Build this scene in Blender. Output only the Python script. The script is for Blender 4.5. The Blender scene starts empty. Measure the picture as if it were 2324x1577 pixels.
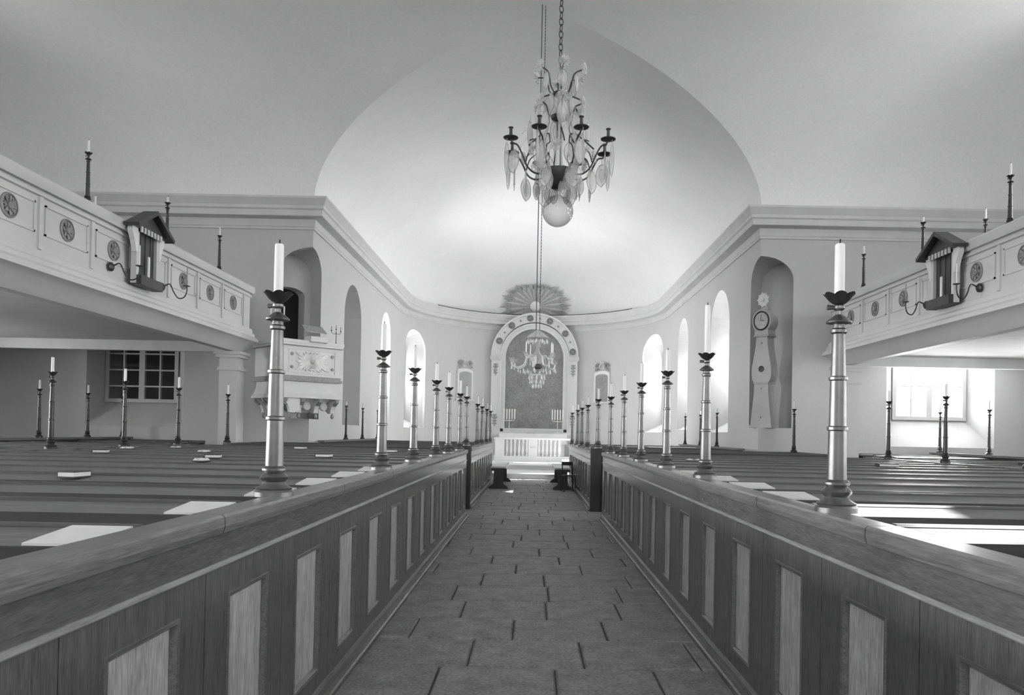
import bpy, bmesh, math, random
from mathutils import Matrix, Vector
random.seed(7)
PI = math.pi
SC = bpy.context.scene
C = SC.collection

# ------------------------------------------------------------------ camera
W, H, F = 2324.0, 1577.0, 1700.0          # picture frame and focal length in pixels
EYE = 1.58
PITCH, ROLL = math.radians(0.7), 0.0195
VPX, VPY = 1206.0, 982.0                   # where the aisle's parallels meet
cd = bpy.data.cameras.new('camera'); cam = bpy.data.objects.new('camera', cd); C.objects.link(cam)
cd.sensor_fit = 'HORIZONTAL'; cd.sensor_width = 36.0; cd.lens = F / W * 36.0
cd.clip_start = 0.05; cd.clip_end = 300
R = Matrix.Rotation(PI/2 + PITCH, 4, 'X') @ Matrix.Rotation(ROLL, 4, 'Z')
cam.matrix_world = Matrix.Translation((0, 0, EYE)) @ R
fw = R.inverted() @ Vector((0, 1, 0))
cd.shift_x = (F * fw.x / -fw.z - (VPX - W/2)) / W
cd.shift_y = ((VPY - H/2) + F * fw.y / -fw.z) / W
SC.camera = cam

# ------------------------------------------------------------------ world, sun, window light
wd = bpy.data.worlds.new('overcast_sky'); SC.world = wd; wd.use_nodes = True
bg = wd.node_tree.nodes['Background']; bg.inputs[0].default_value = (1, 1, 1, 1); bg.inputs[1].default_value = 1.6
def sun_light():
    d = bpy.data.lights.new('sun', 'SUN'); d.energy = 24.0; d.angle = math.radians(0.6)
    o = bpy.data.objects.new('sun', d); C.objects.link(o)
    v = Vector((-1, -0.25, -0.741))
    o.rotation_euler = v.to_track_quat('-Z', 'Y').to_euler()
sun_light()
def window_light(name, loc, direction, w, h, power):
    d = bpy.data.lights.new(name, 'AREA'); d.shape = 'RECTANGLE'; d.size = w; d.size_y = h; d.energy = power
    o = bpy.data.objects.new(name, d); C.objects.link(o); o.location = loc
    o.rotation_euler = Vector(direction).to_track_quat('-Z', 'Z').to_euler()
    return o
SC.view_settings.view_transform = 'Standard'; SC.view_settings.look = 'None'
SC.view_settings.exposure = 1.5; SC.view_settings.gamma = 1.0; SC.view_settings.use_curve_mapping = False
SC.cycles.use_denoising = True
SC.cycles.max_bounces = 10; SC.cycles.diffuse_bounces = 6; SC.cycles.transparent_max_bounces = 16
SC.cycles.sample_clamp_indirect = 4.0
SC.cycles.caustics_reflective = False; SC.cycles.caustics_refractive = False

# ------------------------------------------------------------------ the plan
XC = 0.05                                  # chancel axis
YE = 18.0                                  # east wall of the nave
CW = 5.40                                  # chancel half width
Z0, VB, VD = 7.05, 2.76, 3.6               # springing, vault rise, cove depth
ZT = Z0 + VB
YA = 30.0                                  # centre of the apse
XL, XR, YW = -13.4, 11.9, -5.0
GX = {-1: -6.4, 1: 6.9}                    # gallery fronts
GE = {-1: 16.85, 1: 17.3}
PX = {-1: -1.19, 1: 1.33}                  # aisle faces of the pew partitions
RAIL = 1.245

# ------------------------------------------------------------------ materials
MATS = {}
def M(name, lum, rough=0.7, var=0.0, scale=4.0, stretch=(1, 1, 1), metal=0.0, bump=0.0, spec=0.5, fine=0.0):
    m = bpy.data.materials.new(name); m.use_nodes = True
    nt = m.node_tree; b = nt.nodes['Principled BSDF']
    b.inputs['Roughness'].default_value = rough; b.inputs['Metallic'].default_value = metal
    b.inputs['Specular IOR Level'].default_value = spec
    b.inputs['Base Color'].default_value = (lum, lum, lum, 1)
    if var or bump:
        tc = nt.nodes.new('ShaderNodeTexCoord'); mp = nt.nodes.new('ShaderNodeMapping')
        mp.inputs['Scale'].default_value = stretch
        nt.links.new(tc.outputs['Object'], mp.inputs['Vector'])
        nz = nt.nodes.new('ShaderNodeTexNoise'); nz.inputs['Scale'].default_value = scale
        nz.inputs['Detail'].default_value = 6; nz.inputs['Roughness'].default_value = 0.65
        nt.links.new(mp.outputs[0], nz.inputs['Vector'])
        src = nz.outputs['Fac']
        if fine:
            n2 = nt.nodes.new('ShaderNodeTexNoise'); n2.inputs['Scale'].default_value = scale * fine
            n2.inputs['Detail'].default_value = 3
            nt.links.new(mp.outputs[0], n2.inputs['Vector'])
            mx = nt.nodes.new('ShaderNodeMath'); mx.operation = 'MULTIPLY_ADD'; mx.inputs[1].default_value = 0.5
            ad = nt.nodes.new('ShaderNodeMath'); ad.operation = 'MULTIPLY'; ad.inputs[1].default_value = 0.5
            nt.links.new(n2.outputs['Fac'], ad.inputs[0]); nt.links.new(src, mx.inputs[0]); nt.links.new(ad.outputs[0], mx.inputs[2])
            src = mx.outputs[0]
        if var:
            cr = nt.nodes.new('ShaderNodeValToRGB')
            lo, hi = lum * (1 - var), min(0.95, lum * (1 + var))
            cr.color_ramp.elements[0].position = 0.3; cr.color_ramp.elements[0].color = (lo, lo, lo, 1)
            cr.color_ramp.elements[1].position = 0.7; cr.color_ramp.elements[1].color = (hi, hi, hi, 1)
            nt.links.new(src, cr.inputs[0]); nt.links.new(cr.outputs[0], b.inputs['Base Color'])
        if bump:
            bp = nt.nodes.new('ShaderNodeBump'); bp.inputs['Strength'].default_value = bump; bp.inputs['Distance'].default_value = 0.02
            nt.links.new(src, bp.inputs['Height']); nt.links.new(bp.outputs[0], b.inputs['Normal'])
    MATS[name] = m
    return m
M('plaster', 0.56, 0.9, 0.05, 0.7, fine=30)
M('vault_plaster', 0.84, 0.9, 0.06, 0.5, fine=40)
M('cornice_plaster', 0.62, 0.85, 0.06, 2.0)
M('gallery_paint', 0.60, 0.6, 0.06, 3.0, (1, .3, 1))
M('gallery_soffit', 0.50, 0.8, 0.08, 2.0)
M('rosette_paint', 0.26, 0.6, 0.2, 20)
M('door_wood', 0.13, 0.17, 0.5, 7.0, (5, 5, .5), bump=0.03, fine=5)
M('rail_wood', 0.16, 0.28, 0.45, 6.0, (6, .35, 6), bump=0.06, fine=4)
M('panel_wood', 0.66, 0.24, 0.5, 6.0, (4, 4, .45), bump=0.03, fine=5)
M('frieze_wood', 0.12, 0.18, 0.45, 7.0, (5, .4, 5), fine=5)
M('mould_wood', 0.33, 0.35, 0.3, 8.0, (5, .5, 5))
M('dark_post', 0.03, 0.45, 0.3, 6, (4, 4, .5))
M('pew_wood', 0.135, 0.38, 0.4, 4.0, (.35, 6, 6), bump=0.06, fine=4)
M('pew_rail_shade', 0.075, 0.5, 0.3, 4.0, (.35, 6, 6))
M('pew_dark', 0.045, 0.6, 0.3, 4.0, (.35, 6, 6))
M('stone', 0.24, 0.6, 0.6, 5.0, bump=0.35, fine=9)
M('stone_joint', 0.10, 0.95, 0.3, 9)
M('step_wood', 0.52, 0.22, 0.1, 4, (.4, 5, 5))
M('brass', 0.21, 0.42, 0.2, 8, metal=0.95)
M('dark_metal', 0.055, 0.4, 0.2, 9, metal=0.5)
M('wax', 0.80, 0.5, 0.03, 6)
M('wick', 0.02, 0.9)
M('paper', 0.66, 0.9, 0.06, 12)
M('book_cover', 0.035, 0.6)
M('white_paint', 0.74, 0.5, 0.04, 6)
M('white_cloth', 0.80, 0.85, 0.03, 6)
M('ornament', 0.34, 0.6, 0.3, 25)
M('painting', 0.26, 0.55, 0.35, 1.6, fine=8)
M('gilt', 0.55, 0.4, 0.25, 12, metal=0.2)
M('burst_light', 0.55, 0.6, 0.1, 12)
M('burst', 0.36, 0.6, 0.2, 12)
M('mirror_glass', 0.34, 0.15, 0.1, 2.5)
M('clock_wood', 0.40, 0.5, 0.08, 3)
M('dark_wood', 0.045, 0.5, 0.3, 8)
M('dark_void', 0.012, 0.9)
M('frame_paint', 0.58, 0.5, 0.05, 6)
M('rope', 0.10, 0.9)
M('iron', 0.05, 0.5)
M('dial', 0.42, 0.4, 0.15, 8)

def glass(name, see, tint, rough):
    m = bpy.data.materials.new(name); m.use_nodes = True; nt = m.node_tree
    b = nt.nodes['Principled BSDF']; b.inputs['Base Color'].default_value = (tint, tint, tint, 1)
    b.inputs['Roughness'].default_value = rough; b.inputs['Specular IOR Level'].default_value = 1.0
    t = nt.nodes.new('ShaderNodeBsdfTransparent'); x = nt.nodes.new('ShaderNodeMixShader')
    lw = nt.nodes.new('ShaderNodeLayerWeight'); lw.inputs['Blend'].default_value = 0.35
    mr = nt.nodes.new('ShaderNodeMapRange'); mr.inputs['To Min'].default_value = 1 - see; mr.inputs['To Max'].default_value = min(1, 1 - see + .55)
    nt.links.new(lw.outputs['Facing'], mr.inputs['Value']); nt.links.new(mr.outputs[0], x.inputs['Fac'])
    nt.links.new(t.outputs[0], x.inputs[1]); nt.links.new(b.outputs[0], x.inputs[2])
    nt.links.new(x.outputs[0], nt.nodes['Material Output'].inputs['Surface'])
    MATS[name] = m
glass('window_glass', 0.93, 0.2, 0.05)
glass('crystal', 0.80, 0.75, 0.1)
glass('ball_glass', 0.74, 0.16, 0.04)

# ------------------------------------------------------------------ mesh collector
class MB:
    def __init__(s): s.v = []; s.f = []
    def add(s, vs, fs):
        k = len(s.v); s.v += [tuple(p) for p in vs]; s.f += [tuple(i + k for i in f) for f in fs]; return s
    def box(s, x0, x1, y0, y1, z0, z1, M4=None):
        vs = [Vector((x, y, z)) for z in (z0, z1) for y in (y0, y1) for x in (x0, x1)]
        if M4 is not None: vs = [M4 @ p for p in vs]
        return s.add(vs, [(0, 2, 3, 1), (4, 5, 7, 6), (0, 1, 5, 4), (2, 6, 7, 3), (0, 4, 6, 2), (1, 3, 7, 5)])
    def bevbox(s, x0, x1, y0, y1, z0, z1, b):                    # top edges bevelled
        lo = [(x0, y0), (x1, y0), (x1, y1), (x0, y1)]; hi = [(x0+b, y0+b), (x1-b, y0+b), (x1-b, y1-b), (x0+b, y1-b)]
        vs = [(x, y, z0) for x, y in lo] + [(x, y, z1-b) for x, y in lo] + [(x, y, z1) for x, y in hi]
        fs = [(3, 2, 1, 0), (8, 9, 10, 11)]
        for k in (0, 4):
            for i in range(4): fs.append((k+i, k+(i+1) % 4, k+4+(i+1) % 4, k+4+i))
        return s.add(vs, fs)
    def loft(s, rings, cap=True, closed=True):
        n = len(rings[0]); vs = [p for r in rings for p in r]; fs = []
        for k in range(len(rings)-1):
            for i in range(n if closed else n-1):
                j = (i+1) % n; fs.append((k*n+i, k*n+j, (k+1)*n+j, (k+1)*n+i))
        if cap and closed:
            fs.append(tuple(range(n-1, -1, -1))); fs.append(tuple((len(rings)-1)*n+i for i in range(n)))
        return s.add(vs, fs)
    def lathe(s, prof, c=(0, 0, 0), n=14, rf=None, M4=None):
        rings = []
        for r, z in prof:
            ring = []
            for i in range(n):
                a = 2*PI*i/n; q = r*(rf(a, z) if rf else 1)
                p = Vector((q*math.cos(a), q*math.sin(a), z))
                if M4 is not None: p = M4 @ p
                ring.append((p.x+c[0], p.y+c[1], p.z+c[2]))
            rings.append(ring)
        return s.loft(rings)
    def prism(s, pts, y0, y1, M4=None):                           # outline in x,z ; thickness in y
        a = [Vector((x, y0, z)) for x, z in pts]; b = [Vector((x, y1, z)) for x, z in pts]
        if M4 is not None: a = [M4 @ p for p in a]; b = [M4 @ p for p in b]
        return s.loft([a, b])
    def tube(s, path, r, n=6, cap=True):
        P = [Vector(p) for p in path]; rings = []
        up = Vector((0.123, 0.31, 1)).normalized()
        for i, p in enumerate(P):
            t = (P[min(i+1, len(P)-1)] - P[max(i-1, 0)])
            t = t.normalized() if t.length > 1e-9 else Vector((0, 0, 1))
            u = t.cross(up)
            if u.length < 1e-3: u = t.cross(Vector((1, 0, 0)))
            u.normalize(); w = t.cross(u)
            rr = r[i] if isinstance(r, (list, tuple)) else r
            rings.append([tuple(p + u*(rr*math.cos(2*PI*k/n)) + w*(rr*math.sin(2*PI*k/n))) for k in range(n)])
        return s.loft(rings, cap)
    def sweep(s, prof, path, closed=False):                       # prof (out, z); left of the path direction is 'out'
        P = [Vector(p) for p in path]; n = len(P); rings = []
        for i in range(n):
            if closed: a, b = P[i]-P[i-1], P[(i+1) % n]-P[i]
            else: a = P[i]-P[i-1] if i else P[1]-P[0]; b = P[i+1]-P[i] if i < n-1 else P[-1]-P[-2]
            na = Vector((-a.y, a.x)).normalized(); nb = Vector((-b.y, b.x)).normalized()
            m = (na+nb).normalized(); m = m / max(0.25, m.dot(na))
            rings.append([(P[i].x + m.x*o, P[i].y + m.y*o, z) for o, z in prof])
        if closed: rings.append(rings[0])
        return s.loft(rings, cap=not closed)
    def mesh(s, name, smooth=None):
        me = bpy.data.meshes.new(name); me.from_pydata(s.v, [], s.f); me.update()
        bm = bmesh.new(); bm.from_mesh(me)
        if getattr(s, 'weld', False): bmesh.ops.remove_doubles(bm, verts=bm.verts, dist=1e-3)
        bmesh.ops.recalc_face_normals(bm, faces=bm.faces); bm.to_mesh(me); bm.free()
        if smooth:
            me.shade_smooth(); me.set_sharp_from_angle(angle=math.radians(smooth))
        return me
    def build(s, name, mat, parent=None, smooth=None, world=False):
        if world and parent is not None:
            mi = Matrix.LocRotScale(parent.location, parent.rotation_euler, parent.scale).inverted()
            s.v = [tuple(mi @ Vector(p)) for p in s.v]
        me = s.mesh(name, smooth); me.materials.append(MATS[mat])
        o = bpy.data.objects.new(name, me); C.objects.link(o)
        if parent is not None: o.parent = parent
        return o
def curve(pts, n=4):                                              # smooth path through points
    P = [Vector(p) for p in pts]; out = []
    for i in range(len(P)-1):
        a, b_, c, d = P[max(i-1, 0)], P[i], P[i+1], P[min(i+2, len(P)-1)]
        for k in range(n):
            t = k/n; out.append(.5*((2*b_) + (c-a)*t + (2*a-5*b_+4*c-d)*t*t + (3*b_-a-3*c+d)*t**3))
    return out + [P[-1]]
def tag(o, label=None, cat=None, group=None, kind=None):
    if label: o['label'] = label
    if cat: o['category'] = cat
    if group: o['group'] = group
    if kind: o['kind'] = kind
    return o
def thing(name, label, cat, loc=(0, 0, 0), rz=0.0, group=None, kind=None):
    o = bpy.data.objects.new(name, None); C.objects.link(o); o.empty_display_size = 0.1
    o.location = loc; o.rotation_euler = (0, 0, rz)
    return tag(o, label, cat, group, kind)
def copy_tree(o, parent=None):
    c = o.copy(); C.objects.link(c); c.parent = parent
    for ch in list(o.children): copy_tree(ch, c)
    return c
ORD = ['first', 'second', 'third', 'fourth', 'fifth', 'sixth', 'seventh', 'eighth', 'ninth', 'tenth', 'eleventh', 'twelfth',
       'thirteenth', 'fourteenth', 'fifteenth', 'sixteenth', 'seventeenth', 'eighteenth', 'nineteenth', 'twentieth']
SIDE = {-1: 'left', 1: 'right'}

def outline(w, zb, zt, flat=False, n=14):
    h = w/2
    if flat: return [(-h, zb), (h, zb), (h, zt), (-h, zt)]
    zs = zt - h
    return [(-h, zb), (h, zb)] + [(h*math.cos(PI*k/n), zs + h*math.sin(PI*k/n)) for k in range(n+1)]
def frame_of(o, d):
    d = Vector((d[0], d[1], 0)).normalized(); t = Vector((-d.y, d.x, 0))      # local x = t, local y = d (outwards)
    return Matrix(((t.x, d.x, 0, o[0]), (t.y, d.y, 0, o[1]), (0, 0, 1, 0), (0, 0, 0, 1)))
def cutter(o, d, w_in, w_out, zi, zo, depth, flat=False, start=-0.3, shift=0.0):
    Mx = frame_of(o, d)
    k = lambda t: [(zi[0] + (zo[0]-zi[0])*t), (zi[1] + (zo[1]-zi[1])*t)]
    rings = []
    for y, t in ((start, start/depth*0), (0, 0), (depth, 1), (depth+1.2, 1)):
        w = w_in + (w_out-w_in)*t; a, b = k(t)
        rings.append([Mx @ Vector((x + shift*t, y, z)) for x, z in outline(w, a, b, flat)])
    return MB().loft(rings)
def carve(obj, cutters):
    tmp = []
    for c in cutters:
        o = bpy.data.objects.new('cut', c.mesh('cut')); C.objects.link(o); tmp.append(o)
        m = obj.modifiers.new('cut', 'BOOLEAN'); m.operation = 'DIFFERENCE'; m.solver = 'EXACT'; m.object = o
    dg = bpy.context.evaluated_depsgraph_get(); dg.update()
    me = bpy.data.meshes.new_from_object(obj.evaluated_get(dg))
    obj.modifiers.clear(); old = obj.data; obj.data = me; me.name = obj.name; bpy.data.meshes.remove(old)
    for o in tmp:
        d = o.data; bpy.data.objects.remove(o); bpy.data.meshes.remove(d)
WN = [0]
def window(o, d, w, zb, zt, flat, cols, rows, label, power=0, lightw=None, closed_top=None):
    WN[0] += 1
    Mx = frame_of(o, d); t = thing('window_%d' % WN[0], label, 'window', (o[0], o[1], zb), math.atan2(Mx[1][0], Mx[0][0]), kind='structure')
    I = Matrix.Translation((0, 0, -zb))
    b = 0.09
    a1 = outline(w, zb, zt, flat); a2 = outline(w-2*b, zb+b, zt-b, flat)
    rings = [[I @ Vector((x, y, z)) for x, z in a] for a, y in ((a1, 0.0), (a2, 0.0), (a2, 0.08), (a1, 0.08), (a1, 0.0))]
    MB().loft(rings, cap=False).build('window_frame', 'frame_paint', t)
    MB().prism([(x, z-zb) for x, z in a2], 0.045, 0.053).build('pane', 'window_glass', t)
    for i in range(1, cols):
        x = -w/2 + w*i/cols; wid = 0.07 if (cols % 2 == 0 and i == cols//2) else 0.018
        top = zt - zb - b if flat else (zt - zb - w/2 + math.sqrt(max(0, (w/2-b)**2 - x*x)))
        MB().box(x-wid, x+wid, -0.02, 0.07, b, top).build('mullion', 'frame_paint', t)
    for j in range(1, rows):
        z = (zt-zb)*j/rows
        hw = w/2-b if flat or z < zt-zb-w/2 else math.sqrt(max(0.01, (w/2-b)**2-(z-(zt-zb-w/2))**2))
        MB().box(-hw, hw, 0.0, 0.065, z-0.018, z+0.018).build('glazing_bar', 'frame_paint', t)
    if power:
        c = Mx @ Vector((0, 0.25, (zb+zt)/2))
        window_light('daylight_window', c, -Vector((d[0], d[1], 0)), w*0.95, (zt-zb)*0.95, power)
    return t

# ------------------------------------------------------------------ floor
fl = thing('floor', 'grey stone floor of the church with slab paving along the aisle', 'floor', kind='structure')
MB().box(XL-.2, XR+.2, YW-.2, YE+.2, -0.3, -0.025).build('floor_bed', 'stone_joint', fl)
MB().box(-CW-.3, CW+.4, YE+.2, YA+6.5, -0.3, -0.025).build('chancel_bed', 'stone_joint', fl)
for s in (-1, 1):
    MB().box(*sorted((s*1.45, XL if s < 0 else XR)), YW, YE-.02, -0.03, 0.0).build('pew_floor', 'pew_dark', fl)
y = -3.2; row = 0
while y < 25.3:
    dy = 0.65 * random.uniform(0.93, 1.06)
    if y + dy > 25.5: dy = 25.5 - y
    x = -1.42 - random.uniform(0, 0.5) - (0.35 if row % 2 else 0)
    while x < 1.5:
        dx = 0.78 * random.uniform(0.82, 1.2)
        a, b_ = max(x, -1.45), min(x+dx, 1.5)
        if b_ - a > 0.08:
            MB().bevbox(a+.006, b_-.006, y+.006, y+dy-.006, -0.06, random.uniform(-.006, .003), 0.012).build('paving_slab', 'stone', fl)
        x += dx
    y += dy; row += 1
# chancel steps
st = thing('floor_chancel', 'pale polished wooden chancel floor with two low steps before the altar', 'steps', (0, 25.5, 0), kind='structure')
MB().box(-CW+.05, CW+.05, 25.5, YA+5.0, -0.02, 0.14).box(-CW+.05, CW+.05, 25.46, YA+5.0, 0.14, 0.18).build('lower_step', 'step_wood', st, world=True)
MB().box(-3.4, 3.5, 28.4, YA+4.9, 0.181, 0.32).box(-3.43, 3.53, 28.36, YA+4.9, 0.32, 0.36).build('upper_step', 'step_wood', st, world=True)

# ------------------------------------------------------------------ walls
def struct(mb, name, mat, label, cat, smooth=None):
    o = mb.build(name, mat, None, smooth); return tag(o, label, cat, None, 'structure')
wel = struct(MB().box(XL-1.2, XC-CW, YE, YE+1.3, -0.1, Z0+.02), 'wall_east_left', 'plaster', 'pale plaster end wall left of the chancel arch behind the pulpit', 'wall')
wer = struct(MB().box(XC+CW, XR+1.2, YE, YE+1.3, -0.1, Z0+.02), 'wall_east_right', 'plaster', 'pale plaster end wall right of the chancel arch with the clock niche', 'wall')
def niche_cut(s):
    cor = (XC + s*CW, YE); Mx = frame_of((cor[0], cor[1]), (s, 1))
    zb = 1.81
    rings = [[Mx @ Vector((x, y, z)) for x, z in outline(1.12, zb, 5.95)] for y in (-0.9, 1.1)]
    return MB().loft(rings)
def door_cut(s):
    cor = (XC + s*CW, YE); Mx = frame_of((cor[0], cor[1]), (s, 1))
    pts = [(-.4, 2.6), (.4, 2.6), (.4, 4.95)] + [(.4*math.cos(PI*k/8), 4.95 + .17*math.sin(PI*k/8)) for k in range(1, 8)] + [(-.4, 4.95)]
    return MB().loft([[Mx @ Vector((x, y, z)) for x, z in pts] for y in (1.0, 1.5)])
EWL, EWR = -9.68, 9.84
carve(wel, [niche_cut(-1), door_cut(-1), cutter((-9.55, YE), (0, 1), 2.35, 1.80, (1.56, 3.75), (2.14, 3.75), 0.62, True, shift=0.13)])
carve(wer, [niche_cut(1), cutter((9.82, YE), (0, 1), 2.60, 1.82, (1.42, 3.75), (2.08, 3.75), 0.62, True, shift=-0.02)])
window((EWL, YE+.62), (0, 1), 1.80, 2.14, 3.75, True, 4, 4, 'dark small-paned window in the end wall under the left gallery')
window((9.84, YE+.62), (0, 1), 1.82, 2.08, 3.75, True, 4, 2, 'bright white window in the end wall under the right gallery', 230)
# dark box added out of view so the left window's panes stay dark
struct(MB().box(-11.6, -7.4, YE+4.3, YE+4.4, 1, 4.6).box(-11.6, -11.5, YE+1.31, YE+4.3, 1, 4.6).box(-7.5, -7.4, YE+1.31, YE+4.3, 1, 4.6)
       .box(-11.5, -7.5, YE+1.31, YE+4.3, 4.5, 4.6).box(-11.5, -7.5, YE+1.31, YE+4.3, 1, 1.1), 'dark_backing_box', 'pew_dark', 'dark box added behind the left gallery window to keep its panes dark', 'room')

wcl = struct(MB().box(XC-CW-1.2, XC-CW, YE+1.3, YA, -0.1, Z0+.02), 'wall_chancel_left', 'plaster', 'pale plaster chancel wall on the left with an arched recess', 'wall')
wcr = struct(MB().box(XC+CW, XC+CW+1.2, YE+1.3, YA, -0.1, Z0+.02), 'wall_chancel_right', 'plaster', 'pale plaster chancel wall on the right with tall arched window bays', 'wall')
carve(wcl, [MB().loft([[frame_of((XC-CW, 22.2), (-1, 0)) @ Vector((x, y, z)) for x, z in outline(2.1, 1.7, 5.85)] for y in (-.3, .8)]),
            cutter((XC-CW, 27.2), (-1, 0), 1.8, 1.1, (1.8, 5.85), (2.2, 5.45), 0.8)])
carve(wcr, [cutter((XC+CW, 21.9), (1, 0), 2.2, 1.2, (1.7, 5.85), (2.2, 5.4), 0.8), cutter((XC+CW, 27.2), (1, 0), 1.8, 1.1, (1.8, 5.85), (2.2, 5.45), 0.8)])
window((XC-CW-.8, 27.2), (-1, 0), 1.1, 2.2, 5.45, False, 2, 5, 'tall arched window in the left chancel wall beside the apse', 680)
window((XC+CW+.8, 21.9), (1, 0), 1.2, 2.2, 5.4, False, 2, 5, 'tall arched window in the right chancel wall nearest the clock', 480)
window((XC+CW+.8, 27.2), (1, 0), 1.1, 2.2, 5.45, False, 2, 5, 'tall arched window in the right chancel wall farther from the clock', 320)
# apse
def arc(r, n=36, a0=0.0, a1=PI): return [(XC + r*math.cos(a0+(a1-a0)*k/n), YA + r*math.sin(a0+(a1-a0)*k/n)) for k in range(n+1)]
ap = MB()
inn, out = arc(CW), arc(CW+1.2)
ap.loft([[(a[0], a[1], -.1), (a[0], a[1], Z0+.02), (b_[0], b_[1], Z0+.02), (b_[0], b_[1], -.1)] for a, b_ in zip(inn, out)])
wap = struct(ap, 'wall_apse', 'plaster', 'pale curved plaster wall of the apse around the altar', 'wall')
AW = {1: math.radians(19), -1: PI-math.radians(19)}
cu = []
for s in (1, -1):
    a = AW[s]; cu.append(cutter((XC+CW*math.cos(a)*1.0, YA+CW*math.sin(a)), (math.cos(a), math.sin(a)), 1.85, 1.1, (1.7, 5.87), (2.1, 5.5), 0.85))
carve(wap, cu)
for s in (1, -1):
    a = AW[s]; r = CW+.85
    window((XC+r*math.cos(a), YA+r*math.sin(a)), (math.cos(a), math.sin(a)), 1.1, 2.1, 5.5, False, 2, 5,
           'bright arched apse window %s of the altarpiece' % ('right' if s > 0 else 'left'), 470)
# side and west walls; unseen windows added to light the nave, sunlit one aside
wl = struct(MB().box(XL-1.0, XL, YW-1, YE, -0.1, ZT+.1), 'wall_left', 'plaster', 'plain plaster side wall behind the left gallery', 'wall')
wr = struct(MB().box(XR, XR+1.0, YW-1, YE, -0.1, ZT+.1), 'wall_right', 'plaster', 'plaster side wall behind the right gallery with tall windows', 'wall')
ww = struct(MB().box(XL-1, XR+1, YW-1.0, YW, -0.1, ZT+.1), 'wall_west', 'plaster', 'plaster wall behind the viewer', 'wall')
upY = (-0.6, 12.2)
lcut = [cutter((XL, yy), (-1, 0), 1.9, 1.4, (5.0, 8.2), (5.2, 8.0), .7) for yy in upY] + [cutter((XL, yy), (-1, 0), 1.9, 1.5, (1.5, 3.3), (1.8, 3.2), .7, True) for yy in (1.0, 8.0, 14.2)]
carve(wl, lcut)
rcut = [cutter((XR, yy), (1, 0), 1.9, 1.4, (5.0, 8.2), (5.2, 8.0), .7) for yy in upY] + [cutter((XR, 6.1), (1, 0), 1.75, 1.70, (4.9, 9.32), (4.9, 9.7), .7, True)] \
     + [cutter((XR, yy), (1, 0), 1.9, 1.5, (1.5, 3.3), (1.8, 3.2), .7, True) for yy in (1.0, 8.0, 14.2)]
carve(wr, rcut)
carve(ww, [cutter((xx, YW), (0, -1), 2.2, 1.8, (3.5, 8.0), (3.6, 7.8), .7) for xx in (-6.2, 0.25, 6.6)])
for yy in upY:
    window((XL-.7, yy), (-1, 0), 1.4, 5.2, 8.0, False, 2, 4, 'unseen arched upper window of the left side wall at %s' % ('the far end' if yy > 5 else 'the near end'), 190 if yy > 5 else 480)
    window((XR+.7, yy), (1, 0), 1.4, 5.2, 8.0, False, 2, 4, 'unseen arched upper window of the right side wall at %s' % ('the far end' if yy > 5 else 'the near end'), 360 if yy > 5 else 140)
window((XR+.7, 6.1), (1, 0), 1.70, 4.9, 9.7, True, 2, 4, 'tall sunlit window of the right side wall above the gallery', 300)
for k, yy in enumerate((1.0, 8.0, 14.2)):
    window((XL-.7, yy), (-1, 0), 1.5, 1.8, 3.2, True, 2, 3, '%s unseen low left side window under the gallery' % ORD[k], (640, 640, 130)[k])
for k, yy in enumerate((1.0, 8.0, 14.2)):
    window((XR+.7, yy), (1, 0), 1.5, 1.8, 3.2, True, 2, 3, '%s unseen low right side window under the gallery' % ORD[k], 190)
for k, xx in enumerate((-6.2, .25, 6.6)):
    window((xx, YW-.7), (0, -1), 1.8, 3.6, 7.8, False, 2, 5, '%s added unseen tall window in the wall behind the viewer' % ORD[k], 135)

# ------------------------------------------------------------------ ceiling: cove, chancel vault, half dome
NT = 22
cv = MB()
for s in (-1, 1):
    edge = XL-.5 if s < 0 else XR+.5
    rows = []
    for k in range(NT+1):
        t = PI/2*k/NT; yy = YE - VD*(1-math.cos(t)); zz = Z0 + VB*math.sin(t); xg = XC + s*CW*math.cos(t)
        rows.append([(edge + (xg-edge)*j/6, yy, zz) for j in range(7)])
    cv.loft(rows, cap=False, closed=False)
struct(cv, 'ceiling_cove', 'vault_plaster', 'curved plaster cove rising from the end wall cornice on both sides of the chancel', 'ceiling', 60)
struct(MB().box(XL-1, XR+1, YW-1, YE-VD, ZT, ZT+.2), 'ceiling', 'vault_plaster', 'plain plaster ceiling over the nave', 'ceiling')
vt = MB(); rows = []
for k in range(2*NT+1):
    t = PI*k/(2*NT); yg = YE - VD*(1-abs(math.cos(t)))
    rows.append([(XC + CW*math.cos(t), yg + (YA-yg)*j/8, Z0 + VB*math.sin(t)) for j in range(9)])
vt.loft(rows, cap=False, closed=False)
dm = []
for k in range(NT+1):
    e = PI/2*k/NT
    dm.append([(XC + CW*math.cos(e)*math.cos(PI*j/32), YA + CW*math.cos(e)*math.sin(PI*j/32), Z0 + VB*math.sin(e)) for j in range(33)])
vt.loft(dm, cap=False, closed=False)
vt.weld = True
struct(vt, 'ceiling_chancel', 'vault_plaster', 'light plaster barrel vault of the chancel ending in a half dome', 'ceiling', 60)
roof = MB().box(XL-1.2, XR+1.2, YE-VD-.1, YE+.3, ZT+.05, ZT+.25).box(XL-1.2, XC-CW-1.2, YE, YE+.5, Z0, ZT+.2).box(XC+CW+1.2, XR+1.2, YE, YE+.5, Z0, ZT+.2)
roof.box(XC-CW-1.3, XC+CW+1.3, YE-.2, YA+6.8, ZT+.05, ZT+.25).box(XC-CW-1.3, XC-CW-1.1, YE, YA+6.8, Z0, ZT+.2).box(XC+CW+1.1, XC+CW+1.3, YE, YA+6.8, Z0, ZT+.2)
roof.box(XC-CW-1.3, XC+CW+1.3, YA+6.6, YA+6.8, Z0, ZT+.2)
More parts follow.
